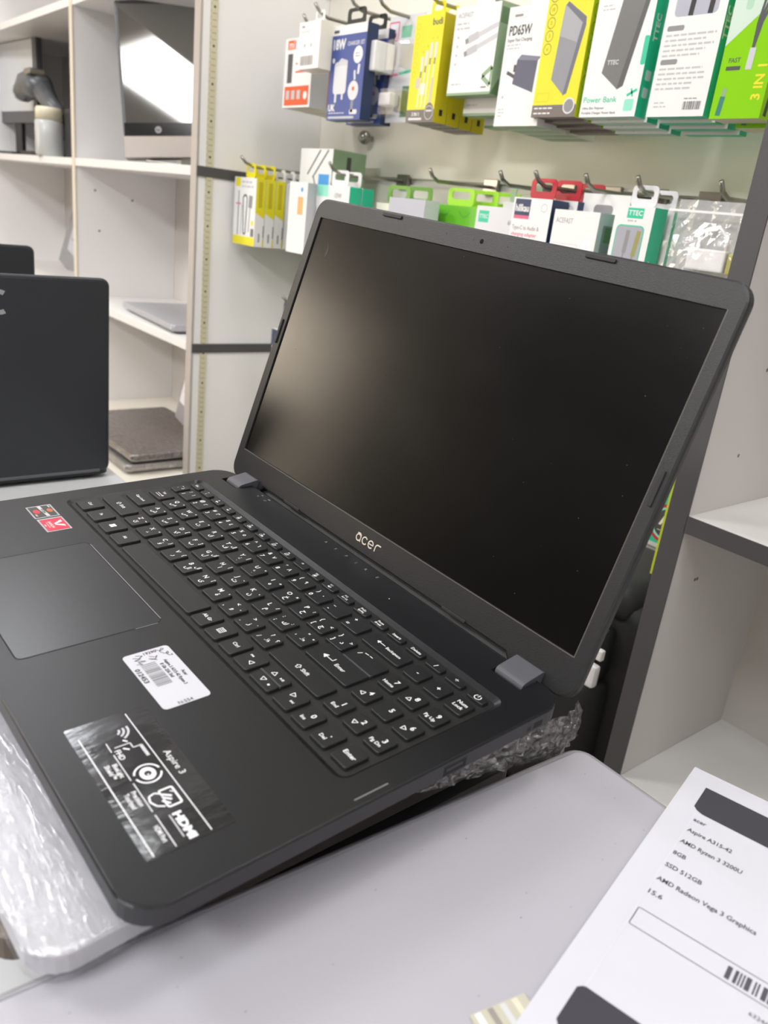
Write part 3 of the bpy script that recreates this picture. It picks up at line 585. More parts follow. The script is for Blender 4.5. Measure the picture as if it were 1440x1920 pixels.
screen = lpart('screen', MB().loft([zz(rrect(-172.4, -.4, 172.4, 193.9, .5, 3), -.9), zz(rrect(-172.4, -.4, 172.4, 193.9, .5, 3), -.15)]).mesh('screen'), M_screen, mtx=LIDM, label='dark switched-off screen with faint wipe marks')
a = Art(); M_pale = mat('bevel_highlight', '8a8378', .4, var=.1)
a.rect(-172.4 * mm, -.9 * mm, 172.6 * mm, -.35 * mm, mat('screen_lip', '5c5853', .35, var=.05), 1); a.rect(172.4 * mm, -.9 * mm, 172.9 * mm, 193.9 * mm, mat('screen_lip', '5c5853', .35, var=.05), 1)
a.build('screen_lip', lp, OFF @ LIDM @ Matrix.Translation((0, 0, 1.0 * mm)))
a = Art()
sm = mat('faint_smudge', '2c2b2a', .5, spec=.3, var=.2, vscale=60)
a.poly([(-154.6 * mm, 178 * mm), (-152.8 * mm, 175.5 * mm), (-150.6 * mm, 171.5 * mm), (-150.8 * mm, 167.6 * mm), (-152.6 * mm, 164.8 * mm), (-153.6 * mm, 169 * mm), (-152.4 * mm, 172 * mm)], sm, 1)
rr = random.Random(5); dust = mat('dust_speck', '55524e', .8, var=0)
for k in range(46): a.circle(rr.uniform(-160, 168) * mm, rr.uniform(6, 190) * mm, rr.uniform(.12, .30) * mm, dust, 1, n=6)
a.build('smudges', screen, Matrix.Translation((0, 0, -.12 * mm)))
def pad(x0, y0, x1, y1): lpart('rubber_pad', MB().loft([zz(rrect(x0, y0, x1, y1, .7, 3), .9), zz(rrect(x0, y0, x1, y1, .7, 3), 1.9), zz(rrect(x0 + .3, y0 + .3, x1 - .3, y1 - .3, .5, 3), 2.2)], False).mesh('rubber_pad'), mat('black_rubber', '161617', .6, var=.05), mtx=LIDM)
pad(-100.6, 204.4, -80.2, 206.7); pad(80.2, 204.4, 101, 206.7); pad(175.9, 90, 178.0, 110); pad(-178.0, 90, -175.9, 110); pad(-101, -19.8, -80.5, -17.8); pad(78, -19.8, 98.5, -17.8)
cm = lpart('webcam', MB().loft([zz([(1.6 * math.cos(t), 201.2 + 1.6 * math.sin(t)) for t in [k * .3927 for k in range(16)]], .9), zz([(1.6 * math.cos(t), 201.2 + 1.6 * math.sin(t)) for t in [k * .3927 for k in range(16)]], 1.08)]).mesh('webcam'), mat('lens_black', '050505', .15, var=0), mtx=LIDM)
a = Art(); a.circle(-32.4 * mm, 201.4 * mm, .55 * mm, M_dark); a.circle(22.3 * mm, 201.2 * mm, .5 * mm, M_dark); a.circle(-6.8 * mm, 201.2 * mm, .4 * mm, M_dark); a.build('microphone_holes', lp, OFF @ LIDM @ Matrix.Translation((0, 0, 1.0 * mm)))
# maker's lettering on the lower bezel (rounded strokes)
lg = Art(); ms = mat('silver_lettering', 'cdc3b6', .4, metal=.15, var=.05)
def ar(cx, cy, r, a0, a1): lg.arc((cx) * mm, (cy) * mm, r * mm, .95 * mm, a0, a1, ms, 2, n=16)
ar(-11.8, -10.6, 2.3, 0, 360); lg.line([(-9.5 * mm, -13.2 * mm), (-9.5 * mm, -9.6 * mm)], .95 * mm, ms, 2); ar(-11.6, -9.6, 2.1, 0, 115); lg.line([(-12.5 * mm, -7.7 * mm), (-13.6 * mm, -7.7 * mm)], .95 * mm, ms, 2)
ar(-5.0, -10.4, 2.5, 35, 325); ar(1.6, -10.4, 2.5, 0, 318); lg.line([(-.9 * mm, -10.4 * mm), (4.1 * mm, -10.4 * mm)], .8 * mm, ms, 2)
lg.line([(6.6 * mm, -13.2 * mm), (6.6 * mm, -10 * mm)], .95 * mm, ms, 2); ar(8.9, -10.2, 2.3, 70, 180); lg.line([(9.4 * mm, -7.9 * mm), (11.6 * mm, -7.9 * mm)], .95 * mm, ms, 2)
lg.build('maker_lettering', bezel, Matrix.Translation((0, 0, 1.0 * mm)), label='silver lettering')
# hinge covers
prof = [(-11.8, -4.5), (-12.0, -1.2), (-11.2, .6), (-9.6, 1.6), (-7.2, 2.1), (5.4, 3.9), (8.5, 2.0), (8.0, -5.0)]
for x0, x1 in ((-158.3, -139.4), (140.6, 160.6)):
    lpart('hinge_cover', MB().loft([[(x0 * mm, y * mm, z * mm) for y, z in prof], [(x1 * mm, y * mm, z * mm) for y, z in prof]]).mesh('hinge_cover', bevel=.0004), mat('grey_hinge_plastic', '4b4b50', .42, var=.05), label='dark grey hinge cover')
lpart('gap_shade_bar', MB().loft([[(-139.3 * mm, y * mm, z * mm) for y, z in ((8, -5), (10, -3), (15, -4), (14, -11), (6, -11))], [(139.3 * mm, y * mm, z * mm) for y, z in ((8, -5), (10, -3), (15, -4), (14, -11), (6, -11))]]).mesh('gap_shade_bar'), mat('gap_shade_black', '0c0c0d', .6, var=0))  # black bar added so the shaded gap between deck and bezel stays dark

# ------------------------------------------------------------------ wrapped laptops beneath
M_film = film_mat('stretch_film', gloss=.13, rough=.18, scale=(24, 110, 30), strength=.40, nscale=3.0)
M_filmd = film_mat('stretch_film_dark', gloss=.26, rough=.16, scale=(18, 70, 30), strength=.45, nscale=3.0)
def subdiv_film(me, cuts, amp, seed, sxy=(30, 90)):
    bm = bmesh.new(); bm.from_mesh(me)
    bmesh.ops.triangulate(bm, faces=bm.faces); bmesh.ops.subdivide_edges(bm, edges=[e for e in bm.edges if e.calc_length() > .02], cuts=cuts, use_grid_fill=True); bmesh.ops.subdivide_edges(bm, edges=[e for e in bm.edges if e.calc_length() > .012], cuts=1)
    from mathutils import noise
    bm.normal_update()
    for v in bm.verts:
        p = Vector((v.co.x * sxy[0], v.co.y * sxy[1], v.co.z * 60 + seed)); v.co += v.normal * amp * (noise.noise(p) + .5 * noise.noise(p * 2.3) + .35)
    bm.to_mesh(me); bm.free(); return me
def wrapped(name, label, mtx, x0, y0, x1, y1, th, m, film, rc=14, gap=.5):
    t = empty(name, None, label, 'laptop', 'closed laptops', mtx=mtx)
    def ol(i): return rrect(x0 + i, y0 + i, x1 - i, y1 - i, rc, 6)
    link('casing', MB().loft([sc(ol(16), 0), sc(ol(2), 6), sc(ol(0), 8), sc(ol(0), th - 1.4), sc(ol(.8), th - .3), sc(ol(2), th)]).mesh('casing'), m, t)
    if film:
        fm = MB().loft([sc(ol(15), -.4), sc(ol(-.6), 5), sc(ol(-1.4), 9), sc(ol(-1.2), th - 1), sc(ol(.6), th + .5), sc(ol(30), th + gap)]).mesh('film')
        link('stretch_film', subdiv_film(fm, 9, .0009, hash(label) % 50), film, t, smooth=True)
    return t
def tilt(z, rot_z, f):
    """stack layers lean less and less towards the table"""
    q = LM.to_quaternion(); q0 = q.slerp(Matrix.Rotation(math.radians(2.2), 4, 'Z').to_quaternion(), 1 - f)
    return Matrix.Translation((0, 0, z)) @ q0.to_matrix().to_4x4() @ Matrix.Rotation(math.radians(rot_z), 4, 'Z')
M_wlap = mat('white_laptop_casing', 'adadb3', .35, var=.03, vscale=20)
wl1 = wrapped('wrapped_laptop', 'white laptop wrapped in clinging film right under the open black laptop', tilt(-.0392, 1.8, 1), -215, -273.5, 155, 12, 18.4, M_wlap, M_film, 16)
# crumpled end of the film sticking out behind the right hinge corner
fb = MB(); rr = random.Random(11); grid = []
wrapped('closed_laptop', 'grey-brown closed laptop second in the pile, under the white one', tilt(-.0635, -2.0, .8), -215, -268, 140, 5, 21, mat('taupe_laptop_casing', '6a5f57', .4, var=.06), None, 12)
wrapped('closed_laptop', 'closed laptop third in the pile, darkened to fill the shaded gap beside the counter', tilt(-.0905, -1.0, .35), -210, -245, 136, 42, 23, mat('shade_black_casing', '1c1b1d', .4, var=.06), None, 12)  # near-black casing, lengthened at the back, stands in for shade in the gap
wrapped('closed_laptop', 'lowest closed laptop of the pile, flat on the low table', tilt(-.1245, 0, 0), -210, -245, 132, 40, 24, mat('shade_slate_casing', '262528', .4, var=.06), None, 12)  # unseen layer, also coloured dark and extended to keep the gap black
b = MB(); n1, n2 = 40, 9; vs = []
for i in range(n1 + 1):
    for j in range(n2 + 1):
        u, w = i / n1, j / n2                                  # u: along the laptop's right side towards the back, w: downwards
        y = -118 + 152 * u; x = 165 + 13 * u ** 1.5 + 5 * math.sin(w * 3.1) * u + rr.uniform(-1.3, 1.3); z = -18.0 - (9 + 25 * u) * w
        if u > .88: x -= (u - .88) * 60; z += (w - .35) * 40 * (u - .88)
        vs.append((x * mm, (y + rr.uniform(-1.2, 1.2)) * mm, (z + rr.uniform(-1.1, 1.1)) * mm))
b.add(vs, [(i * (n2 + 1) + j, (i + 1) * (n2 + 1) + j, (i + 1) * (n2 + 1) + j + 1, i * (n2 + 1) + j + 1) for i in range(n1) for j in range(n2)])
link('film_end', b.mesh('film_end', fix=False), film_mat('crumpled_film', gloss=.22, rough=.14, scale=(24, 60, 90), strength=.7, nscale=3.5), wl1, mtx=wl1.matrix_world.inverted() @ LM, label='crumpled loose end of the film')

# ------------------------------------------------------------------ spec sheet on the counter
PM = plane_mtx((.22532, .08015, ZC + .0016), (.97189, .23543, 0), (-.23543, .97189, 0))
pw, ph = .210, .297
b = MB(); vs = []; nx, ny = 14, 20
for j in range(ny + 1):
    for i in range(nx + 1):
        u, w = i / nx, j / ny; vs.append((pw * u, -ph * w, 0.0))
fs = [(j * (nx + 1) + i, (j + 1) * (nx + 1) + i, (j + 1) * (nx + 1) + i + 1, j * (nx + 1) + i + 1) for j in range(ny) for i in range(nx)]
n = len(vs); vs2 = vs + [(x, y, z - .00022) for x, y, z in vs]; fs2 = fs + [tuple(n + q for q in reversed(f_)) for f_ in fs]
bd = [i for i in range(nx + 1)] + [j * (nx + 1) + nx for j in range(1, ny + 1)] + [ny * (nx + 1) + i for i in range(nx - 1, -1, -1)] + [j * (nx + 1) for j in range(ny - 1, 0, -1)]
for k in range(len(bd)): p, q = bd[k], bd[(k + 1) % len(bd)]; fs2.append((p, q, n + q, n + p))
b.add(vs2, fs2)
sh = link('paper_sheet', b.mesh('paper_sheet'), M_paper, mtx=PM, label='white printed specification sheet lying on the grey counter', cat='paper')
a = Art(); ik = M_ink; dk2 = mat('laser_print', '4a4952', .6, var=.08, vscale=600)
def form(y0, top=False):
    a.poly([((10.6) * mm, -(y0 + (0 if top else 2.5)) * mm)] + [(x * mm, -(y0 + y) * mm) for x, y in (([] if top else [(12.2, .6)]) + [(13.5, .0), (196, 0), (196, 24.2), (16.0, 24.2), (12.6, 22.8), (10.6, 20.4)])], ik, 3)
form(14.2, True); form(176.0)
for t, v_, w in (('acer', 45.3, 6.4), ('Aspire A315-42', 55.3, 22), ('AMD Ryzen 3 3200U', 66, 29.6), ('8GB', 76.7, 6.2), ('SSD 512GB', 87.4, 17.2), ('AMD Radeon Vega 3 Graphics', 98.9, 44.4), ('15.6', 109.7, 6.4)):
    a.text(t, 13.8 * mm, -v_ * mm, 4.3 * mm, dk2, 3, ax=0, width=w * mm, bold=.016)
a.frame(13.8 * mm, -134 * mm, 196 * mm, -121.9 * mm, .9 * mm, .35 * mm, dk2, 3)
a.barcode(53.6 * mm, -132 * mm, 92 * mm, -124.6 * mm, dk2, 3, 9); a.text('632467', 66 * mm, -141.6 * mm, 3.0 * mm, dk2, 3, ax=0, bold=0)
a.rect(12.9 * mm, -186 * mm, 13.05 * mm, -40 * mm, mat('faint_rule', 'cfcfd8', .7, var=0), 2)
a.build('print', sh)

cdm = plane_mtx((.2775, -.1215, ZC + .0004), (.2, .98, 0), (-.98, .2, 0))
cr = link('striped_card', MB().box((-.016, -.03, 0), (.009, .012, .0006)).mesh('striped_card'), mat('beige_card', 'b3af9f', .5, var=.05), mtx=cdm, label='small beige striped card poking out under the left edge of the spec sheet', cat='card')
a = Art()
for k, c in enumerate(('pale', 'warmgrey', 'lgrey', 'beige')): a.rect(-.014 + .0055 * k, -.029, -.0115 + .0055 * k, .0115, pm(c))
a.build('print', cr, Matrix.Translation((0, 0, .0007)))
# ------------------------------------------------------------------ laptops on the low table at left
M_l2 = mat('black_lid_back', '26282d', .42, var=.06, vscale=6, rvar=.05)
def side_laptop(label, xl, ycorner, h, w, lean, logo=False):
    """laptop turned to face -x: we see the back of its lid"""
    t = empty('laptop', (xl - .11, ycorner - w / 2, ZT), label, 'laptop')
    ol = lambda i, z: [(x, y, z) for x, y, _ in rrect(-.125 + i, -w / 2 + i, .112 - i, w / 2 - i, .01, 4)]
    link('base', MB().loft([ol(.008, .002), ol(.0, .006), ol(0, .0155), ol(.001, .0165)]).mesh('base'), M_black, t)
    link('keyboard_deck', MB().box((-.02, -w / 2 + .02, .0166), (.085, w / 2 - .02, .0172)).mesh('keyboard_deck'), M_floorkb, t)
    L = Matrix.Translation((.108, 0, .0175)) @ Matrix.Rotation(math.radians(lean), 4, 'Y') @ plane_mtx((0, 0, 0), (0, 1, 0), (0, 0, 1))
    o2 = lambda i, z: [(x, y, z) for x, y, _ in rrect(-w / 2 + i, i - .008, w / 2 - i, h - i, .009, 5)]
    l_ = link('lid', MB().loft([o2(.002, -.003), o2(0, -.002), o2(0, .003), o2(.0015, .0045), o2(.004, .005)]).mesh('lid'), M_l2, t, mtx=L)
    link('screen', MB().box((-w / 2 + .01, .01, -.0035), (w / 2 - .01, h - .01, -.003)).mesh('screen'), M_screen, l_)
    link('hinge_strip', MB().box((-w / 2 + .012, -.0082, -.004), (w / 2 - .012, -.0042, .0058)).mesh('hinge_strip', bevel=.001), mat('grey_hinge_strip', '55575b', .4, var=.04), t, mtx=L)
    if logo:
        a = Art(); a.arc(0, h * .87, .013, .0055, 0, 360, mat('silver_lid_mark', 'b5b6b8', .3, metal=.6, var=0), 1); a.arc(.02, h * .87, .011, .005, 60, 300, mat('silver_lid_mark', 'b5b6b8', .3, metal=.6, var=0), 1)
        a.build('lid_mark', l_, Matrix.Translation((-w / 2 + .035 + .185, 0, .005)))
    return t
side_laptop('black laptop seen from behind its lid, standing on the low table at left', -.556, .031, .226, .36, 1.5, True)
side_laptop('farther black laptop whose lid top shows above the nearer lid', -.92, .052, .228, .355, 1.0)
# ------------------------------------------------------------------ things in the left shelf unit
t = empty('computer', (-1.465, .566, .272), 'all-in-one computer with a glossy screen leaning back in the upper shelf', 'computer', rot=(0, 0, math.radians(56)))
LN2 = Matrix.Translation((0, 0, .014)) @ Matrix.Rotation(math.radians(-7), 4, 'Y') @ Matrix.Rotation(math.radians(-11), 4, 'X')
wd = .31
link('casing', MB().box((-wd / 2, .0, .02), (wd / 2, .030, .345)).mesh('casing', bevel=.004), mat('graphite_casing', '5a595e', .4, var=.05), t, mtx=LN2)
link('screen', MB().box((-wd / 2 + .008, -.0015, .086), (wd / 2 - .008, .001, .337)).mesh('screen'), mat('mirror_dark_glass', '9c9c9c', .05, metal=1.0, var=0), t, mtx=LN2)
ch = link('chin', MB().box((-wd / 2, -.003, .012), (wd / 2, .022, .060)).mesh('chin', bevel=.002), mat('taupe_metal_chin', 'a39a92', .38, metal=.3, var=.04), t, mtx=LN2)
link('chin_glass', MB().box((-wd / 2 + .004, -.0016, .060), (wd / 2 - .004, .001, .088)).mesh('chin_glass'), mat('black_gloss_strip', '0c0c0d', .12, var=0), t, mtx=LN2)
a = Art(); a.circle(0, 0, .0075, mat('grey_emblem', '9a9a9a', .4, var=0)); a.text('hp', 0, 0, .0095, M_blackc, 2, slant=.25); a.build('emblem', t, LN2 @ plane_mtx((-.075, -.0017, .073), (1, 0, 0), (0, 0, 1)))
link('foot', MB().box((-.10, -.04, 0), (.10, .05, .008)).mesh('foot', bevel=.002), M_chrome, t); link('foot', MB().box((-.03, .01, .006), (.03, .04, .07)).mesh('foot'), M_chrome, t)
def flat_laptop(label, c, w, d, th, m, film, rz=0, n=1):
    return wrapped('wrapped_laptop', label, Matrix.Translation(c) @ Matrix.Rotation(math.radians(rz), 4, 'Z'), -w / 2, -d / 2, w / 2, d / 2, th, m, film, 10)
flat_laptop('white wrapped laptop lying flat on the middle shelf', (-1.42, .555, -.0685), 350, 235, 19, M_wlap, M_film, -4)
zb = -.3595
flat_laptop('lower grey wrapped laptop at the front of the bottom shelf', (-1.385, .43, zb), 380, 255, 20, mat('grey_laptop_casing', '8d8884', .4, var=.05), M_filmd, 0)
flat_laptop('upper dark taupe wrapped laptop on top of the bottom-shelf pile', (-1.385, .435, zb + .022), 375, 250, 20, mat('taupe_dark_casing', '675e59', .4, var=.06), M_filmd, 1.5)
t = empty('tablet', (-1.305, .50, zb + .046), 'white slate with a dark bar leaning sideways in the bottom shelf', 'tablet', rot=(math.radians(-6), math.radians(14), 0))
link('slate', MB().box((-.09, 0, 0), (.09, .008, .215)).mesh('slate', bevel=.002), mat('grey_slate_edge', '8b8689', .4, var=.04), t)
link('slate_face', MB().box((-.083, -.001, .045), (.085, .0005, .21)).mesh('slate_face'), mat('white_slate_face', 'd9d3d5', .35, var=.02), t)
link('dark_bar', MB().box((-.070, -.0016, .075), (.08, -.0009, .084)).mesh('dark_bar'), M_grey, t)
# left-most shelf: monitor, scanner, bottle, box
t = empty('monitor', (-2.655, .50, .272), 'grey monitor with dark frame at the left edge of the upper shelf', 'monitor', rot=(0, 0, math.radians(4)))
link('frame', MB().box((-.21, .0, .10), (.19, .02, .355)).mesh('frame', bevel=.004), mat('dark_monitor_frame', '4e4e52', .4, var=.04), t)
link('screen', MB().box((-.19, -.002, .135), (.165, .001, .335)).mesh('screen'), mat('pale_lit_glass', 'c9ccd0', .12, var=.02), t)
link('stand', MB().box((-.03, .005, 0), (.03, .018, .12)).mesh('stand', bevel=.002), M_black, t); link('stand_foot', MB().box((-.09, -.05, 0), (.09, .07, .01)).mesh('stand_foot', bevel=.003), M_black, t)
t = empty('monitor', (-2.36, .60, .272), 'dark monitor turned away behind the scanner on the upper shelf', 'monitor', rot=(0, 0, math.radians(-14)))
link('casing', MB().box((-.24, 0, .10), (.26, .03, .325)).mesh('casing', bevel=.006), mat('charcoal_monitor', '4a494e', .45, var=.05), t); link('stand', MB().box((-.03, .0, 0), (.03, .02, .12)).mesh('stand'), M_black, t); link('stand_foot', MB().box((-.10, -.05, 0), (.10, .05, .01)).mesh('stand_foot', bevel=.003), M_black, t)
t = empty('barcode_scanner', (-2.20, .475, .272), 'grey barcode scanner resting head-up on its black stand', 'scanner'); t.scale = (1.35, 1.2, 1.08)
M_scan = mat('scanner_grey', '55585c', .35, var=.06)
hd = [(-.20, 0, .165), (-.15, 0, .185), (-.09, 0, .18), (-.05, 0, .165)]
link('head', MB().tube(hd, [.026, .034, .036, .026], 10).mesh('head'), M_scan, t, smooth=True)
link('handle', MB().tube([(-.06, 0, .17), (-.01, 0, .135), (.05, 0, .105)], [.026, .021, .018], 10).mesh('handle'), M_scan, t, smooth=True)
link('scan_window', MB().tube([(-.215, -.004, .160), (-.198, -.003, .166)], [.018, .026], 10).mesh('scan_window'), mat('scan_glass', 'c8cac8', .15, var=0), t)
link('trigger', MB().box((-.10, -.03, .200), (-.06, .01, .216)).mesh('trigger', bevel=.004), M_chrome, t)
link('stand_neck', MB().tube([(-.12, .02, .16), (-.115, .02, .08), (-.09, .02, .01)], [.012, .010, .012], 8).mesh('stand_neck'), M_black, t, smooth=True)
link('stand_base', MB().loft([[(x - .10, y + .02, z) for x, y, _ in rrect(-.07, -.05, .07, .05, .03, 5)] for z in (0, .012)]).mesh('stand_base'), M_black, t)
link('cable', MB().tube([(.045, .01, .10), (.0, .03, .06), (-.06, .035, .03), (-.14, .03, .012), (-.2, .0, .006)], .004, 6).mesh('cable'), M_black, t, smooth=True)
t = empty('spray_bottle', (-2.13, .445, .272), 'clear plastic bottle with cream cap beside the scanner', 'bottle')
ci = lambda r, z: [(r * math.cos(k * .5236), r * math.sin(k * .5236), z) for k in range(12)]
link('body', MB().loft([ci(.034, 0), ci(.038, .006), ci(.038, .088), ci(.033, .096)]).mesh('body'), mat('frosted_bottle', 'b9bab8', .2, var=.03), t, smooth=True)
link('cap', MB().loft([ci(.036, .094), ci(.036, .120), ci(.032, .126)]).mesh('cap'), mat('cream_cap', 'd3cbb2', .35, var=.05), t, smooth=True)
t = link('black_box', MB().box((-.045, -.03, 0), (.045, .05, .125)).mesh('black_box', bevel=.002), M_black, loc=(-2.03, .50, .272), label='small black box between the bottle and the shelf divider', cat='box')
t = link('black_box', MB().box((-.06, -.015, 0), (.06, .02, .10)).mesh('black_box', bevel=.002), mat('black_carton', '232428', .45, var=.05), loc=(-2.30, .55, .272), label='wider black box behind the scanner stand', cat='box')
t = empty('wall_box', (-2.50, YB, .66), 'small white box fixed high on the back of the left shelf', 'box')
link('cover', MB().box((-.06, -.05, .05), (.08, 0, .20)).mesh('cover', bevel=.004), M_white, t); link('seam', MB().box((-.0605, -.03, .052), (.0805, -.028, .198)).mesh('seam'), M_grey, t)
t = empty('bagged_item', (-2.50, .60, -.069), 'clear bagged item with white hang label leaning in the left middle shelf', 'bag', rot=(math.radians(-12), math.radians(14), 0))
link('bag', MB().box((-.09, .0, 0), (.09, .02, .20)).mesh('bag', bevel=.006), mat('grey_bubble_wrap', '8e8e90', .3, var=.2, vscale=50, bump=.4, bscale=80), t)
link('tag_card', MB().box((-.03, -.004, .06), (.04, -.002, .26)).mesh('tag_card'), M_paper, t); a = Art(); a.rect(.0, .03, .05, .034, pm('grey')); a.rect(.0, .10, .03, .12, pm('warmgrey')); a.build('print', t, plane_mtx((-.02, -.0042, .07), (1, 0, 0), (0, 0, 1)))

# ------------------------------------------------------------------ goods on the slatted wall
def clip_hook(x, zr, ytip, label, zt=.012):
    ytip += .014
    t = empty('wall_hook', (x, YB - .0016, zr), label, 'hook', 'hooks on the slatted wall')
    link('backplate', MB().box((-.016, -.006, -.012), (.016, .0, .012)).mesh('backplate', bevel=.001), M_chrome, t)
    L = YB - ytip
    link('prong', MB().tube([(0, -.004, 0), (0, -L * .5, -.003), (0, -L * .86, -.004), (0, -L * .95, .002), (0, -L, zt)], .0028, 8).mesh('prong'), M_chrome, t, smooth=True)
    return t
def retail(name, label, x0, x1, yf, d, z0, z1, cols, front=None, right=None, tab=None, group=None, tabcol=None, bottom=None):
    """a boxed product: cols = (front, right/left, top, bottom); art drawn in metres from the face's lower left corner"""
    w, h = x1 - x0, z1 - z0
    o = link(name, MB().box((-w / 2, 0, 0), (w / 2, d, h), [3, 2, 0, 1, 1, 1]).mesh(name), [pm(c) for c in cols], loc=((x0 + x1) / 2, yf, z0), label=label, cat='box', group=group)
    if front:
        a = Art(); front(a, w, h); a.build('front_print', o, plane_mtx((-w / 2, 0, 0), (1, 0, 0), (0, 0, 1)))
    if right:
        a = Art(); right(a, d, h); a.build('side_print', o, plane_mtx((w / 2, 0, 0), (0, 1, 0), (0, 0, 1)))
    if tab:
        tw, tz = tab; n = 6; a1 = rrect(-tw / 2, 0, tw / 2, tz, min(tw, tz) * .25, n); a2 = rrect(-tw * .33, tz * .38, tw * .33, tz * .80, tz * .15, n)
        y = d * .5; vs = [(p[0], y + s_, h + p[1]) for s_ in (0, .0012) for p in a1] + [(p[0], y + s_, h + p[1]) for s_ in (0, .0012) for p in a2]
        m = len(a1); fs = []
        for i in range(m):
            j = (i + 1) % m
            fs += [(i, j, 2 * m + j, 2 * m + i), (m + j, m + i, 3 * m + i, 3 * m + j), (i, m + i, m + j, j), (2 * m + i, 2 * m + j, 3 * m + j, 3 * m + i)]
        link('hang_tab', MB().add(vs, fs).mesh('hang_tab'), pm(tabcol or cols[0]), o)
    return o
def clone(o, dy, label, dz=0., dx=0.):
    c = o.copy(); COL.objects.link(c); c.location = (o.location.x + dx, o.location.y + dy, o.location.z + dz); c['label'] = label
    for ch in o.children:
        q = ch.copy(); COL.objects.link(q); q.parent = c
    return c
ORD = ['front', 'second', 'third', 'fourth', 'fifth', 'sixth', 'seventh']
def stack(o, n, d, what, gap=.0008, dz=-.0007, dx=.0):
    for k in range(1, n): clone(o, k * (d + gap), '%s, %s from the front of its row' % (what, ORD[k]), dz * k, dx * k)
ZR = .524
# T1 orange and white boxes, far left of the upper row
def f(a, w, h):
    a.rect(w * .06, h * .03, w * .94, h * .31, pm('orange')); a.rect(w * .1, h * .84, w * .38, h * .97, pm('orange')); a.rect(w * .12, h * .36, w * .3, h * .78, pm('dgrey')); a.text('mi', w * .24, h * .905, w * .2, pm('white'), 2)
    for k in range(3): a.rect(w * (.12 + .2 * k), h * .12, w * (.24 + .2 * k), h * .25, pm('lgrey'), 2)
    a.circle(w * .82, h * .17, w * .07, pm('white'), 2); a.rect(w * .42, h * .62, w * .9, h * .645, pm('orange')); a.rect(w * .42, h * .50, w * .95, h * .525, pm('orange')); a.circle(w * .72, h * .78, w * .16, pm('lgrey'), 1)
def rs(a, d, h): a.rect(d * .82, h * .04, d * .97, h * .55, pm('orange'))
o = retail('charger_box', 'white and orange boxed charger at the far left end of the upper row', -1.034, -.942, .535, .045, .388, .500, ('white', 'silver', 'white', 'beige'), f, rs, (.03, .022)); stack(o, 3, .045, 'white and orange boxed charger')
def f(a, w, h):
    a.barcode(w * .12, h * .08, w * .72, h * .28, pm('warmgrey'), 2, 4); a.rect(w * .12, h * .88, w * .25, h * .92, pm('grey')); a.textlines(w * .12, h * .78, w * .5, 1, .004, pm('lgrey')); a.circle(w * .3, h * .5, .003, pm('lgrey')); a.circle(w * .6, h * .5, .003, pm('lgrey'))
o = retail('small_white_box', 'small plain white box with a barcode hanging before the orange ones', -.925, -.861, .495, .036, .438, .508, ('white', 'cream', 'white', 'cream'), f, None, (.026, .02))
clip_hook(-.985, ZR, .525, 'hook of the orange boxes, first at the left of the upper row'); clip_hook(-.895, ZR, .49, 'hook of the small white barcode box, upper row')
# T3 blue
def f(a, w, h):
    a.rect(0, h * .90, w, h, pm('white')); a.rect(w * .05, h * .925, w * .2, h * .955, pm('dgrey'), 2); a.text('18W', w * .24, h * .80, h * .145, pm('white'), 2, bold=.04, width=w * .36); a.text('CHARGER SET', w * .72, h * .80, h * .06, pm('pale'), 2, width=w * .48)
    a.rrect(w * .14, h * .28, w * .52, h * .62, .006, pm('pale'), 2); a.rect(w * .2, h * .19, w * .26, h * .28, pm('pale'), 2); a.rect(w * .4, h * .22, w * .45, h * .28, pm('pale'), 2); a.poly([(w * .14, h * .58), (w * .33, h * .66), (w * .52, h * .63), (w * .52, h * .58)], pm('silver'), 2)
    a.circle(w * .8, h * .68, w * .13, pm('white'), 2); a.textlines(w * .73, h * .69, w * .14, 2, .004, pm('grey'), 3); a.circle(w * .74, h * .31, w * .15, pm('pale'), 2); a.circle(w * .74, h * .33, w * .035, pm('orange'), 3); a.line([(w * .76, h * .42), (w * .74, h * .52)], w * .05, pm('pale'), 2); a.line([(w * .84, h * .48), (w * .86, h * .58)], w * .06, pm('pale'), 2); a.line([(w * .74, h * .2), (w * .74, h * .08)], w * .07, pm('grey'), 2)
    a.text('UK', w * .14, h * .13, h * .1, pm('white'), 2, bold=.04); a.textlines(w * .06, h * .07, w * .6, 1, .004, pm('pale'), 2); a.rect(w * .05, h * .015, w * .82, h * .04, pm('lgrey'), 2); a.rrect(w * .68, h * .06, w * .9, h * .11, .002, pm('pale'), 2); a.circle(w * .1, h * .64, w * .04, pm('pale'), 2)
o = retail('charger_box', 'blue boxed charger set with white top band on the upper row', -.862, -.766, .52, .022, .363, .502, ('blue', 'navy', 'white', 'navy'), f, None, (.05, .026), tabcol='black'); stack(o, 2, .022, 'blue boxed charger set', gap=.02)
clip_hook(-.81, ZR + .004, .50, 'hook of the blue charger boxes, upper row')
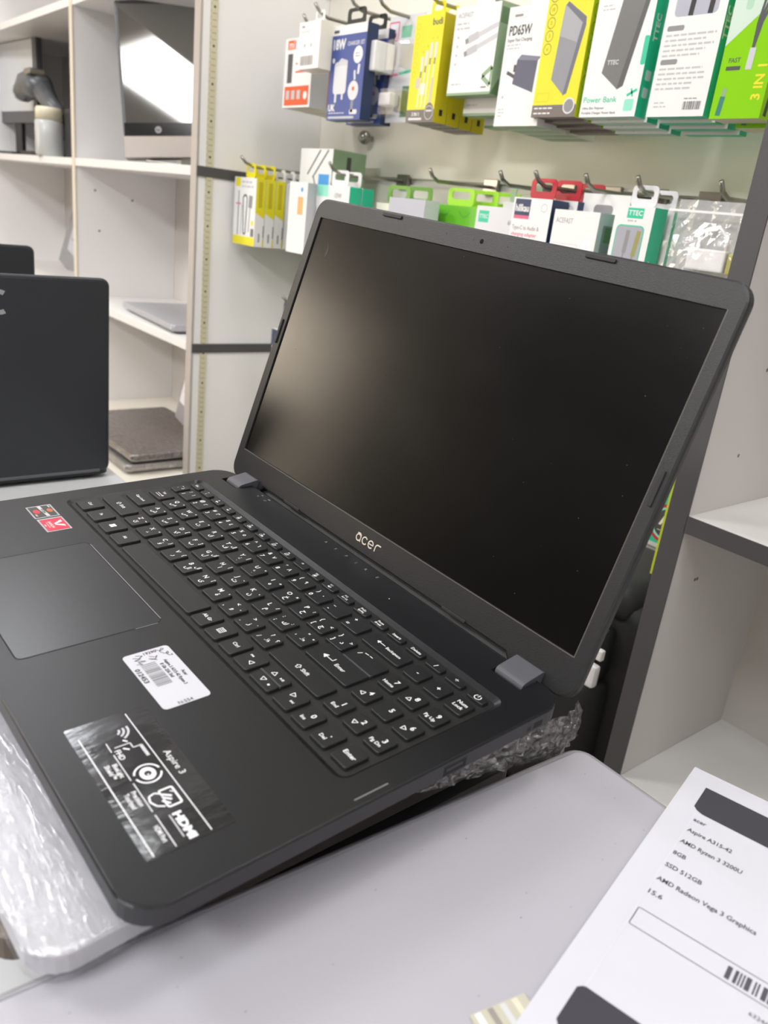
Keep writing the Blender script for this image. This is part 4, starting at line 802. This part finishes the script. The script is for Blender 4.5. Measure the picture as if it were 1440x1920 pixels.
# T4 clear packs
def blister(label, x0, x1, y, z0, z1, green):
    t = empty('blister_pack', ((x0 + x1) / 2, y, z0), label, 'pack', 'clear packs on the upper row')
    w, h = x1 - x0, z1 - z0
    link('card', MB().box((-w / 2, 0, 0), (w / 2, .0015, h)).mesh('card'), pm('pale'), t)
    a = Art()
    if not green: a.frame(0, h * .62, w * .30, h * .92, .002, .002, pm('pink')); a.rect(w * .05, h * .68, w * .22, h * .74, pm('red'), 2); a.rect(w * .38, h * .66, w * .66, h * .84, mat('print_softgreen', '7fc0a0', .45, var=.03)); a.circle(w * .84, h * .8, w * .07, pm('silver'))
    else: a.line([(w * .05, h * .86), (w * .4, h * .88)], .004, pm('pink')); a.line([(w * .42, h * .89), (w * .85, h * .93)], .004, pm('teal')); a.rect(w * .58, h * .1, w * .98, h * .66, pm('dsage'))
    a.build('card_print', t, plane_mtx((-w / 2, -.0001, 0), (1, 0, 0), (0, 0, 1)))
    if not green: link('white_plug', MB().box((-w * .62, -.045, h * .08), (-w * .18, -.005, h * .55)).mesh('white_plug', bevel=.003), M_white, t)
    else: link('white_plug', MB().box((-w * .30, -.022, h * .28), (w * .05, -.003, h * .52)).mesh('white_plug', bevel=.003), M_white, t)
    n = rrect(-w * .46, h * .04, w * .46, h * .60, .012, 5)
    link('blister', MB().loft([[(p[0], -.0005, p[1]) for p in n], [(p[0] * .96, -.022, h * .32 + (p[1] - h * .32) * .94) for p in n], [(p[0] * .84, -.034, h * .32 + (p[1] - h * .32) * .82) for p in n]], False, True).mesh('blister'), film_mat('clear_blister', gloss=.22, rough=.06, scale=(10, 10, 10), strength=.15, nscale=2), t, smooth=False)
    return t
blister('upper clear blister pack with white plug between the blue and yellow boxes', -.782, -.695, .575, .428, .520, False)
blister('lower clear blister pack with green insert between the blue and yellow boxes', -.779, -.692, .572, .366, .446, True)
clip_hook(-.735, ZR - .004, .50, 'hook of the clear blister packs, upper row'); clip_hook(-.635, ZR, .51, 'hook of the yellow cable boxes, upper row')
# T5 yellow cable boxes
def f(a, w, h):
    a.rect(0, 0, w, h * .12, pm('brown')); a.text('budi', w * .78, h * .925, h * .085, pm('dgrey'), 2, bold=.02, width=w * .34)
    for k in range(6): a.arc(w * .12, h * (.90 - .088 * k), w * .065, .0006, 0, 360, pm('dyellow'))
    for x, y0, y1 in ((.36, .14, .62), (.50, .14, .67), (.64, .14, .74), (.80, .14, .74)):
        a.line([(w * x, h * y0), (w * (x + .02), h * y1)], w * .035, pm('cream'), 2); a.line([(w * (x + .02), h * (y1 - .14)), (w * (x + .025), h * y1)], w * .08, pm('pale'), 3); a.line([(w * (x + .015), h * (y1 - .2)), (w * (x + .02), h * (y1 - .14))], w * .05, pm('warmgrey'), 3); a.circle(w * (x + .03), h * (y1 + .04), .0012, pm('dyellow'), 2)
    a.rrect(w * .22, h * .32, w * .38, h * .42, .002, pm('beige'), 3); a.rrect(w * .42, h * .26, w * .58, h * .37, .002, pm('cream'), 3); a.line([(w * .80, h * .16), (w * .82, h * .42)], w * .09, pm('beige'), 3)
    a.circle(w * .82, h * .09, w * .16, pm('brown'), 4, ry=h * .095); a.arc(w * .82, h * .09, w * .145, .0008, 0, 360, pm('pale'), 5, n=20); a.rect(w * .72, h * .10, w * .92, h * .115, pm('pale'), 5); a.text('3 IN 1', w * .34, h * .075, h * .05, pm('white'), 5, bold=.03); a.rect(w * .1, h * .02, w * .58, h * .042, pm('pale'), 5)
def rs(a, d, h): a.rrect(d * .25, h * .05, d * .75, h * .16, .002, pm('dyellow')); a.rect(d * .4, h * .07, d * .65, h * .13, pm('black'), 2)
o = retail('cable_box', 'front yellow box picturing four charging leads, upper row', -.672, -.608, .54, .026, .361, .504, ('yellow', 'dyellow', 'yellow', 'brown'), f, rs, (.03, .02)); stack(o, 4, .026, 'yellow box picturing four charging leads')
# T6 white and green
def f(a, w, h):
    a.text('ACEFAST', w * .06, h * .90, h * .075, pm('grey'), 2, ax=0, width=w * .34, bold=.0); a.textlines(w * .06, h * .80, w * .35, 2, .006, pm('lgrey')); a.rect(0, 0, w, h * .03, pm('sage'))
    for y0, y1 in ((.62, .74), (.48, .62)): a.line([(w * .36, h * y0), (w * 1.0, h * (y1 + .02))], h * .055, pm('silver'), 2); a.line([(w * .30, h * (y0 - .02)), (w * .36, h * y0)], h * .06, pm('grey'), 2); a.line([(w * .36, h * y0), (w * .58, h * (y0 + .05))], h * .085, pm('lgrey'), 3)
    for k in range(4): a.circle(w * .12, h * (.66 - .1 * k), .002, pm('lgrey'))
    a.line([(w * .98, h * .30), (w * .78, h * .20), (w * .97, h * .10)], .006, pm('sage'), 2); a.line([(w * .98, h * .30), (w * .97, h * .10)], .004, pm('sage'), 2); a.textlines(w * .08, h * .12, w * .3, 1, .005, pm('lgrey')); a.rect(w * .78, h * .07, w * .9, h * .09, pm('grey'), 2)
def rs(a, d, h): a.rect(d * .1, h * .78, d * .9, h * .95, pm('dsage'), 2); a.poly([(0, 0), (d, 0), (d * .6, h * .2)], pm('dsage'), 2)
o = retail('cable_box', 'front white box picturing two grey cable plugs with green edge, upper row', -.590, -.501, .545, .024, .396, .508, ('white', 'sage', 'white', 'sage'), f, rs, (.034, .02)); 
clone(o, .03, 'white cable box with green edge hanging lower, second from the front', -.022, .008); clone(o, .06, 'white cable box with green edge hanging lowest, third from the front', -.034, .026)
clip_hook(-.545, ZR, .52, 'hook of the white cable boxes with green edges, upper row')
# T7 65 W charger
def f(a, w, h):
    a.text('PD65W', w * .06, h * .80, h * .11, pm('dgrey'), 2, ax=0, width=w * .5, bold=.03); a.text('Super Fast Charging', w * .05, h * .725, h * .04, pm('dgrey'), 2, ax=0, width=w * .55); a.textlines(w * .05, h * .68, w * .4, 2, .004, pm('lgrey')); a.frame(w * .08, h * .9, w * .42, h * .95, .002, .0005, pm('lgrey')); a.rect(w * .14, h * .915, w * .32, h * .935, pm('grey'))
    a.poly([(w * .30, h * .36), (w * .78, h * .28), (w * .80, h * .54), (w * .34, h * .56)], mat('print_slate', '5b5c70', .45, var=.05), 2); a.poly([(w * .34, h * .56), (w * .42, h * .60), (w * .86, h * .57), (w * .80, h * .54)], mat('print_slate_light', '7d7d90', .45, var=.05), 2); a.line([(w * .14, h * .46), (w * .32, h * .42)], h * .03, pm('dgrey'), 2); a.rect(w * .28, h * .46, w * .33, h * .52, pm('dgrey'), 2); a.textlines(w * .05, h * .14, w * .18, 3, .004, pm('lgrey')); a.circle(w * .12, h * .25, .002, pm('lgrey'))
o = retail('charger_box', 'front white boxed plug charger beside the yellow power bank box, upper row', -.484, -.404, .545, .03, .355, .498, ('white', 'white', 'white', 'sage'), f, None, (.034, .022)); stack(o, 4, .03, 'white boxed plug charger with green base')
clip_hook(-.445, ZR, .53, 'hook of the white plug chargers, upper row')
# T8 yellow power bank
def pbank(a, pts, mface, medge, lay=2):
    a.poly(pts, mface, lay)
def f(a, w, h):
    a.rect(0, 0, w, h * .095, pm('brown'), 1); gp = mat('print_steelgrey', '8e8f96', .4, var=.04); ge = mat('print_steeledge', '6b6c78', .4, var=.04)
    a.poly([(w * .40, h * .84), (w * .46, h * .87), (w * .90, h * .74), (w * .92, h * .68), (w * .74, h * .18), (w * .66, h * .165)], ge, 2); a.poly([(w * .40, h * .85), (w * .84, h * .70), (w * .66, h * .17), (w * .34, h * .29)], gp, 3); a.poly([(w * .40, h * .85), (w * .84, h * .70), (w * .78, h * .56), (w * .37, h * .62)], mat('print_steellight', 'a5a6ab', .4, var=.03), 4)
    for k in range(5): a.arc(w * (.135), h * (.92 - .098 * k), w * .085, .0007, 0, 360, pm('dgrey'), 2, n=16); a.text(['5', '10', '2', '3', 'x'][k], w * .135, h * (.92 - .098 * k), h * .04, pm('olive'), 2)
    a.circle(w * .84, h * .085, w * .13, pm('pale'), 3); a.circle(w * .84, h * .085, w * .105, pm('grey'), 4); a.textlines(w * .05, h * .065, w * .55, 1, .0042, pm('white'), 3); a.textlines(w * .05, h * .025, w * .5, 1, .0042, pm('white'), 3); a.frame(w * .06, h * .12, w * .35, h * .19, .001, .0005, pm('dyellow'), 2)
def rs(a, d, h):
    for k in range(6): a.arc(d * .5, h * (.92 - .13 * k), d * .36, .0008, 0, 360, pm('olive'), 1, n=14)
o = retail('power_bank_box', 'front yellow boxed power bank on the upper row', -.410, -.338, .538, .021, .364, .512, ('yellow', 'mgreen', 'yellow', 'brown'), f, rs, (.034, .02)); o.data.materials[1] = mat('print_yellowside', 'd8cf22', .42, var=.03); stack(o, 4, .021, 'yellow boxed power bank', dz=-.003, dx=.0045)
clip_hook(-.372, ZR + .006, .52, 'hook of the yellow power banks, upper row')
# T9 white and teal power bank
def f(a, w, h):
    gp = mat('print_gunmetal', '6f706f', .4, var=.06, vscale=300); ge = mat('print_gunedge', '565657', .4, var=.05)
    a.poly([(w * .52, h * .99), (w * .66, h * .99), (w * .92, h * .88), (w * .70, h * .22), (w * .60, h * .195)], ge, 2); a.poly([(w * .48, h * .985), (w * .84, h * .87), (w * .60, h * .20), (w * .28, h * .32)], gp, 3); a.text('TTEC', w * .45, h * .39, h * .045, pm('silver'), 4, bold=.03)
    a.text('2 INPUT', w * .14, h * .90, h * .035, pm('dgrey'), 2, ax=0, width=w * .22); a.textlines(w * .12, h * .855, w * .24, 1, .004, pm('lgrey')); a.textlines(w * .10, h * .79, w * .24, 2, .004, pm('lgrey')); a.text('Power Bank', w * .04, h * .125, h * .06, pm('teal'), 2, ax=0, width=w * .60); a.text('Ultra Slim Polymer', w * .04, h * .065, h * .025, pm('dgrey'), 2, ax=0, width=w * .4); a.text('Portable Charger Power Bank', w * .04, h * .03, h * .025, pm('dgrey'), 2, ax=0, width=w * .62)
    a.rrect(w * .78, h * .04, w * .94, h * .125, .002, pm('lteal'), 2); a.line([(w * .80, h * .15), (w * .96, h * .19)], .003, pm('teal'), 2); a.line([(w * .86, h * .20), (w * .90, h * .14)], .002, pm('teal'), 2); a.rrect(w * .92, h * .36, w * .999, h * .56, .002, pm('teal'), 2)
def rs(a, d, h):
    a.text('TTEC', d * .5, h * .62, d * .55, pm('white'), 2, rot=math.pi / 2, bold=.03)
    for y in (.14, .26): a.rrect(d * .25, h * y, d * .75, h * (y + .07), .002, pm('pale'), 2)
o = retail('power_bank_box', 'front white and teal boxed power bank on the upper row', -.330, -.248, .538, .021, .363, .512, ('white', 'teal', 'white', 'lteal'), f, rs, (.034, .02)); o.data.materials[3] = mat('print_mint', 'b9d6c8', .45, var=.02); stack(o, 4, .021, 'white and teal boxed power bank', dz=-.003, dx=.003)
clip_hook(-.287, ZR + .006, .52, 'hook of the white and teal power banks, upper row')
# T10 white and teal cable box, back side out
def f(a, w, h):
    a.rrect(w * .14, h * .66, w * .86, h * .998, .005, mat('print_window', 'b3b4c2', .3, var=.05), 2)
    for x in (.42, .74): a.line([(w * x, h * .66), (w * (x + .02), h * .83)], w * .085, pm('black'), 3); a.line([(w * (x + .015), h * .80), (w * (x + .03), h * .99)], w * .14, pm('dgrey'), 4)
    a.text('TTEC', w * .46, h * .9, h * .035, pm('silver'), 5, rot=math.pi / 2)
    for y in (.57, .35): a.rrect(w * .07, h * y, w * .36, h * (y + .035), .002, pm('grey'), 2); a.textlines(w * .07, h * (y - .035), w * .86, 5, h * .033, pm('lgrey'), 2, random.Random(int(y * 100)))
    a.barcode(w * .62, h * .045, w * .92, h * .10, pm('dgrey'), 2, 3); a.textlines(w * .62, h * .115, w * .28, 1, .003, pm('grey')); a.textlines(w * .1, h * .09, w * .25, 2, .004, pm('lgrey'))
def rs(a, d, h): a.text('TTEC', d * .5, h * .60, d * .8, pm('white'), 2, rot=math.pi / 2, bold=.03)
o = retail('cable_box', 'front white and teal cable box showing its printed back, upper row', -.232, -.159, .538, .016, .362, .512, ('white', 'teal', 'white', 'teal'), f, rs, (.034, .02)); stack(o, 4, .016, 'white and teal cable box', gap=.006, dz=-.003, dx=.003)
clip_hook(-.196, ZR + .006, .52, 'hook of the teal cable boxes, upper row')
# T11 green three-lead box
def f(a, w, h):
    a.poly([(0, h * .45), (0, h), (w, h), (w, h * .78)], mat('print_palegreen', 'cfe3d4', .3, var=.03), 2)
    for x0, x1 in ((.55, .68), (.58, .84), (.62, 1.0)): a.line([(w * .56, h * .42), (w * x0, h * .58), (w * x1, h * .98)], w * .05, pm('dgrey'), 3); a.line([(w * (x0 + (x1 - x0) * .6), h * .82), (w * x1, h * .98)], w * .09, pm('grey'), 4)
    a.line([(w * .56, h * .30), (w * .57, h * .43)], w * .12, pm('silver'), 4); a.rrect(w * .24, h * .66, w * .38, h * .84, .003, mat('print_palegreen2', 'b2d8c0', .3, var=.03), 3); a.text('FAST', w * .26, h * .36, h * .04, pm('dgrey'), 3); a.rect(w * .12, h * .30, w * .40, h * .325, pm('dgrey'), 3); a.circle(w * .86, h * .50, w * .06, pm('red'), 3); a.line([(w * .16, h * .02), (w * .19, h * .14)], w * .1, mat('print_deepteal', '2f7d74', .4, var=.04), 3); a.line([(w * .19, h * .14), (w * .2, h * .19)], w * .08, pm('sage'), 3)
    a.text('3 IN 1', w * .84, h * .22, h * .09, pm('yellow'), 3, rot=math.pi / 2, bold=.03)
def rs(a, d, h): a.line([(d * .3, h * .02), (d * .5, h * .4), (d * .7, h * .9)], d * .2, pm('dgrey'), 2)
mg = mat('glossy_lime_box', '8fd422', .14, spec=.7, var=.05, vscale=10)
o = retail('cable_box', 'glossy lime green box of a three-lead cable at the right end of the upper row', -.151, -.094, .538, .03, .359, .512, ('lime', 'lime', 'lime', 'beige'), f, rs, (.034, .02)); o.data.materials[0] = mg; clone(o, .036, 'second lime green cable box behind the glossy front one', -.004, .012)
clip_hook(-.118, ZR + .006, .52, 'hook of the lime cable boxes, upper row')
# ball-head screw fixing
t = empty('chrome_ball', (-.958, YB - .001, .358), 'round chrome knob screwed to the slatted wall below the blue box', 'knob')
bm = bmesh.new(); bmesh.ops.create_uvsphere(bm, u_segments=14, v_segments=9, radius=.0125); me = bpy.data.meshes.new('ball'); bm.to_mesh(me); bm.free(); link('ball', me, M_chrome, t, loc=(0, -.018, 0), smooth=True)
link('stem', MB().tube([(0, 0, 0), (0, -.014, 0)], .005, 8).mesh('stem'), M_chrome, t)
# ---- lower row
ZL = .286
def f(a, w, h):
    a.rect(0, 0, w, h * .13, pm('yellow')); a.rect(w * .06, h * .86, w * .28, h * .99, pm('yellow')); a.textlines(w * .34, h * .92, w * .6, 2, .008, pm('lgrey'))
    a.line([(w * .22, h * .14), (w * .22, h * .80)], .003, pm('dgrey'), 2); a.line([(w * .36, h * .16), (w * .38, h * .6)], .002, pm('grey'), 2); a.arc(w * .52, h * .68, w * .09, .0035, 0, 180, pm('dgrey'), 2); a.line([(w * .43, h * .68), (w * .48, h * .2)], .0035, pm('dgrey'), 2); a.line([(w * .61, h * .68), (w * .58, h * .2)], .0035, pm('dgrey'), 2); a.arc(w * .53, h * .2, w * .05, .0035, 180, 360, pm('dgrey'), 2); a.line([(w * .76, h * .56), (w * .78, h * .74)], .014, pm('grey'), 2); a.line([(w * .72, h * .2), (w * .76, h * .56)], .003, pm('grey'), 2); a.rect(w * .10, h * .60, w * .34, h * .62, pm('pink'), 2); a.circle(w * .88, h * .34, .005, pm('yellow'), 2); a.barcode(w * .82, h * .14, w * .97, h * .26, pm('dgrey'), 2, 2)
def rs(a, d, h):
    a.poly([(0, h * .50), (0, h), (d, h), (d, h * .42)], pm('yellow')); a.rect(d * .3, h * .58, d * .7, h * .95, pm('dyellow'), 2); a.rect(d * .42, h * .07, d * .58, h * .2, pm('grey'), 2); a.rect(d * .9, 0, d, h * .12, pm('yellow'), 2); a.rect(d * .92, h * .14, d, h * .32, pm('dgrey'), 2)
o = retail('earphone_box', 'front yellow and white cable box hanging beside the side panel', -1.128, -1.042, .495, .0205, .138, .262, ('white', 'white', 'yellow', 'sage'), f, rs, (.036, .026), tabcol='yellow'); stack(o, 3, .0205, 'yellow and white cable box beside the side panel', gap=.001, dz=0)
o2 = retail('earphone_box', 'fourth and plain white box in the row behind the yellow ones', -1.128, -1.042, .5615, .0205, .138, .258, ('white', 'white', 'white', 'sage'), None, None, (.036, .026)); stack(o2, 5, .0205, 'plain white box behind the yellow cable boxes', gap=.001, dz=0)
clip_hook(-1.085, ZL, .47, 'hook of the yellow cable boxes, lower row')
def f(a, w, h):
    for x0, z0, x1, z1 in ((.25, .55, .62, .98), (.42, .50, .86, .98)): a.line([(w * x0, h * z0), (w * x1, h * z1)], .0035, pm('dgrey'), 2)
    a.line([(w * .44, h * .52), (w * .60, h * .2)], .0032, pm('dgrey'), 2); a.rect(w * .02, h * .24, w * .10, h * .40, pm('dgrey'), 2); a.poly([(w * .62, h * .16), (w * .9, h * .3), (w * .95, h * .05), (w * .7, h * .0)], pm('sky'), 2)
def rs(a, d, h): a.rect(d * .42, h * .1, d * .55, h * .9, pm('dgrey'), 2)
o = retail('gadget_box', 'large white box picturing black sticks, above the corner of the lower row', -1.020, -.912, .575, .075, .225, .325, ('white', 'sage', 'white', 'beige'), f, rs, None)
tz = empty('blue_card', (-.905, .55, .268), 'small blue card stuck at the foot of the white stick box', 'card'); link('card', MB().box((-.012, 0, -.02), (.02, .001, .012)).mesh('card'), pm('sky'), tz)
def f(a, w, h): a.rect(w * .5, h * .55, w * .8, h * .8, pm('peach')); a.circle(w * .7, h * .9, .004, pm('sky'))
retail('gadget_box', 'white box with small orange print just left of the lid top', -.955, -.895, .515, .02, .14, .262, ('white', 'lgrey', 'white', 'beige'), f)
def f(a, w, h): a.rect(0, h * .86, w * .34, h, pm('lteal')); a.text('10W', w * .66, h * .88, h * .085, pm('grey'), 2, bold=.02)
o = retail('charger_box', 'white box marked 10W with mint corner and white hanger, lower row', -.893, -.795, .535, .025, .125, .262, ('white', 'teal', 'white', 'beige'), f, None, (.05, .026)); clone(o, .027, 'second white box with mint corner behind the one marked 10W')
clip_hook(-.845, ZL, .51, 'hook of the boxes marked 10W, lower row')
def f(a, w, h): a.textlines(w * .1, h * .88, w * .4, 1, .008, pm('lgrey'))
o = retail('charger_box', 'pale white box with green hanger behind the 10W boxes, lower row', -.775, -.69, .58, .025, .125, .243, ('cream', 'beige', 'white', 'beige'), f, None, (.06, .03), tabcol='mgreen'); clone(o, .03, 'second pale box with green hanger, farther back', .002, .02)
o = retail('plain_box', 'blank bright white box in the middle of the lower row', -.684, -.596, .535, .03, .13, .252, ('white', 'pale', 'white', 'beige'), None, None, None)
o.data.materials[0] = M_paper
def f(a, w, h): a.arc(w * .3, h * .97, .012, .002, 200, 340, pm('green')); a.arc(w * .7, h * .97, .012, .002, 200, 340, pm('green'))
o = retail('cable_box', 'front bright lime box with looped hanger, lower row', -.640, -.525, .585, .020, .13, .250, ('green', 'green', 'lime', 'mgreen'), f, None, (.06, .026), tabcol='lime'); o.data.materials[0] = mat('lime_pack', '6cbf2c', .4, var=.05)
clone(o, .022, 'second bright lime box with looped hanger', .0, .03); clone(o, .044, 'third bright lime box with looped hanger', .0, .055); 
clip_hook(-.615, ZL, .54, 'hook of the bright lime boxes, lower row')
def f(a, w, h): a.rect(w * .06, h * .82, w * .3, h * .95, pm('teal')); a.text('TTEC', w * .18, h * .885, h * .06, pm('white'), 2); a.text('60W', w * .86, h * .84, h * .07, pm('grey'), 2, bold=.02); a.textlines(w * .1, h * .45, w * .3, 2, .008, pm('lgrey'))
o = retail('charger_box', 'pale box marked 60W with teal corner left of the navy box', -.497, -.412, .55, .03, .13, .252, ('pale', 'lteal', 'white', 'beige'), f, None, None)
o = retail('charger_box', 'pale mint hanger card behind the 60W box', -.495, -.43, .60, .02, .14, .262, ('pale', 'lteal', 'white', 'beige'), None, None, (.06, .024), tabcol='sage')
clip_hook(-.455, ZL, .53, 'hook of the 60W boxes, lower row')
def f(a, w, h):
    a.rect(w * .05, h * .80, w * .46, h * .985, pm('navy')); a.rect(w * .05, h * .76, w * .46, h * .80, pm('pink')); a.text('hillkau', w * .25, h * .88, h * .11, pm('white'), 2, bold=.03, width=w * .36); a.text('Type-C to Audio &', w * .05, h * .66, h * .07, pm('grey'), 2, ax=0, width=w * .72); a.text('charging adapter', w * .05, h * .585, h * .06, pm('pink'), 2, ax=0, width=w * .68); a.textlines(w * .05, h * .51, w * .5, 1, .004, pm('lgrey')); a.rect(w * .03, h * .39, w * .26, h * .44, pm('grey')); a.circle(w * .75, h * .16, w * .14, pm('grey'), 2); a.arc(w * .82, h * .90, .005, .001, 0, 360, pm('lgrey'))
o = retail('adapter_box', 'front white adapter box with navy side and red hanger, lower row', -.408, -.341, .53, .033, .155, .266, ('white', 'navy', 'navy', 'navy'), f, None, (.044, .026), tabcol='red'); clone(o, .036, 'second adapter box with navy side and red hanger', .002, .012); clone(o, .072, 'third adapter box with navy side and red hanger', .002, .022)
clip_hook(-.372, ZL, .51, 'hook of the navy and red adapter boxes, lower row')
def f(a, w, h): a.text('ACEFAST', w * .06, h * .87, h * .09, pm('grey'), 2, ax=0, width=w * .38, bold=0); a.circle(w * .83, h * .50, w * .11, mat('label_white', 'fafafa', .5, var=0), 2, ry=h * .20); a.frame(w * .03, h * .42, w * .62, h * .60, .001, .0004, pm('lgrey')); a.textlines(w * .62, h * .22, w * .2, 3, .005, pm('lgrey'))
def rs(a, d, h): a.rrect(d * .2, h * .5, d * .7, h * .86, .002, pm('grey'), 2); a.rrect(d * .3, h * .66, d * .6, h * .84, .001, pm('dsage'), 3)
o = retail('charger_box', 'wide white charger box with a round white seal, lower row', -.334, -.262, .53, .048, .155, .2555, ('white', 'silver', 'white', 'beige'), f, rs, None)
cdk = link('backing_card', MB().box((-.037, .0, 0), (.037, .002, .12)).mesh('backing_card'), pm('white'), o, loc=(.003, .049, .005)); a = Art(); a.rrect(.02, .096, .05, .108, .005, pm('grey')); a.build('hang_hole', o, plane_mtx((-.034, .0487, .004), (1, 0, 0), (0, 0, 1)))
clip_hook(-.298, ZL, .52, 'hook of the wide white charger box, lower row')
def f(a, w, h):
    a.rect(w * .32, h * .86, w * .74, h * .98, pm('teal')); a.text('TTEC', w * .53, h * .92, h * .08, pm('white'), 2, bold=.02, width=w * .36); a.textlines(w * .36, h * .82, w * .3, 1, .005, pm('lgrey')); a.rrect(w * .1, h * .1, w * .84, h * .78, .006, pm('teal'), 2); a.rrect(w * .125, h * .115, w * .815, h * .765, .005, mat('print_window2', 'aaaab4', .25, var=.06), 3)
    a.line([(w * .38, h * .2), (w * .42, h * .5)], .002, pm('grey'), 4); a.line([(w * .42, h * .45), (w * .44, h * .72)], .0055, pm('grey'), 4); a.line([(w * .62, h * .2), (w * .68, h * .5)], .002, pm('warmgrey'), 4); a.line([(w * .67, h * .42), (w * .72, h * .72)], .006, mat('print_khaki', '98985a', .4, var=.04), 4); a.rect(w * .12, 0, w * .5, h * .07, pm('teal'), 2)
def rs(a, d, h): a.text('TT', d * .5, h * .3, d * .5, pm('white'), 2, rot=math.pi / 2, bold=.03)
o = retail('cable_box', 'front teal and white cable box with a clear window, lower row', -.2405, -.187, .53, .026, .17, .266, ('white', 'teal', 'white', 'teal'), f, rs, (.036, .024), tabcol='pale'); clone(o, .034, 'second teal cable box behind the one with the clear window', -.002, .004)
clip_hook(-.218, ZL, .515, 'hook of the teal cable boxes, lower row')
# zip bag with a white adapter
t = empty('zip_bag', (-.122, .535, .17), 'clear zip bag holding a white adapter, at the right end of the lower row', 'bag')
b = MB(); vs = []; nx, ny = 14, 14; rr = random.Random(4)
for j in range(ny + 1):
    for i in range(nx + 1): u, w_ = i / nx, j / ny; vs.append((-.046 + .092 * u, -.004 - .010 * math.sin(math.pi * u) * math.sin(math.pi * min(1, w_ * 1.3)) + rr.uniform(-.0011, .0011), .108 * w_))
b.add(vs, [(j * (nx + 1) + i, j * (nx + 1) + i + 1, (j + 1) * (nx + 1) + i + 1, (j + 1) * (nx + 1) + i) for j in range(ny) for i in range(nx)])
link('bag_front', b.mesh('bag_front', fix=False), film_mat('zip_bag_film', gloss=.10, rough=.12, scale=(30, 30, 30), strength=.25, nscale=2.5), t)
link('bag_back', MB().box((-.046, .012, 0), (.046, .0125, .108)).mesh('bag_back'), mat('milky_bag_back', 'cfcfd0', .3, var=.05, alpha=.55), t)
link('zip_line', MB().box((-.046, -.0065, .094), (.046, -.0055, .0965)).mesh('zip_line'), M_white, t)
link('adapter', MB().box((-.014, -.002, .035), (.032, .010, .058)).mesh('adapter', bevel=.002), M_white, t)
link('cable', MB().tube([(.028, .004, .058), (.026, .004, .072), (.014, .004, .082), (.000, .004, .078), (-.006, .004, .064), (-.004, .004, .050)], .0022, 6).mesh('cable'), M_white, t, smooth=True)
link('plug', MB().box((.034, .0, .034), (.042, .008, .056)).mesh('plug', bevel=.002), mat('yellow_green_plug', 'b9b36a', .4, var=.04), t)
clip_hook(-.118, ZL, .525, 'hook of the zip bag, lower row')
def f(a, w, h):
    for k in range(4): a.arc(w, h * (.3 + .2 * k), .008, .001, 90, 270, pm('olive'))
retail('cable_box', 'yellow box edge showing beside the grey cabinet post, lower row', -.088, -.066, .55, .02, .13, .264, ('yellow', 'dyellow', 'yellow', 'brown'), f)
def f(a, w, h): a.text('V', w * .3, h * .5, h * .4, pm('white'), 2, bold=.03)
retail('small_navy_box', 'small navy box peeking out left of the lid edge', -.962, -.905, .50, .03, -.10, -.005, ('navy', 'navy', 'white', 'navy'), f, None, (.03, .055))
clip_hook(-.935, .048, .49, 'low hook of the small navy box, left of the lid edge')
# teal watch box by the post and yellow strip board
def f(a, w, h):
    a.circle(.066, .066, .0048, pm('black'), 2); a.rect(.062, .0645, .070, .067, pm('grey'), 3); cx, cy = .0775, .027; a.circle(cx, cy, .0245, pm('red'), 2, n=28); a.circle(cx, cy, .0205, pm('lteal'), 3, n=28); a.circle(cx + .001, cy, .0180, pm('dgrey'), 4, n=28); a.text('A', cx - .003, cy + .003, .017, pm('cream'), 5, bold=.05); a.textlines(cx - .010, cy - .010, .016, 1, .003, pm('lgrey'), 5)
retail('watch_box', 'teal box with a round dark window and pink ring, behind the lid edge', -.155, -.070, .53, .03, -.112, .02, ('teal', 'teal', 'teal', 'teal'), f)
link('yellow_board', MB().box((-.003, 0, 0), (.003, .02, .14)).mesh('yellow_board', bevel=.0008), mat('yellow_green_edge', 'c4cf2a', .4, var=.04), loc=(-.063, .50, -.139), label='thin yellow-green board beside the grey cabinet post', cat='board')
# black padded bag standing in the recess
t = empty('backpack', (-.20, .51, -.52), 'black padded bag standing behind the open laptop lid', 'bag')
M_bag = mat('black_nylon', '17181a', .55, var=.12, vscale=40, bump=.15, bscale=500)
def blob(x0, x1, y0, y1, z0, z1, r): return MB().box((x0, y0, z0), (x1, y1, z1)).mesh('p', bevel=r)
link('body', blob(-.15, .155, -.02, .14, 0, .335, .03), M_bag, t, smooth=True)
link('pocket', blob(-.13, .125, -.055, -.005, .02, .225, .018), mat('black_nylon_pocket', '1d1e20', .6, var=.1, bump=.1), t, smooth=True)
link('upper_pocket', blob(-.12, .118, -.045, -.005, .225, .30, .014), M_bag, t, smooth=True)
link('top_flap', blob(-.13, .13, -.03, .13, .31, .36, .02), mat('charcoal_flap', '2b2c2d', .6, var=.08), t, smooth=True)
for z, yy in ((.228, -.053), (.305, -.043)): link('zip', MB().tube([(-.12 + .24 * k / 8, yy - .002, z + .010 * math.sin(k * .4)) for k in range(9)], .0022, 6).mesh('zip'), mat('zip_grey', '4a4b4c', .4, var=.05), t, smooth=True)
link('bag_plug', MB().box((.108, -.066, .232), (.128, -.054, .262)).mesh('bag_plug', bevel=.004), M_white, t, label='small white plug fixed to the bag'); link('bag_plug', MB().box((.12, -.062, .270), (.129, -.054, .284)).mesh('bag_plug', bevel=.002), M_white, t)  # white plug of unknown depth, attached to the bag
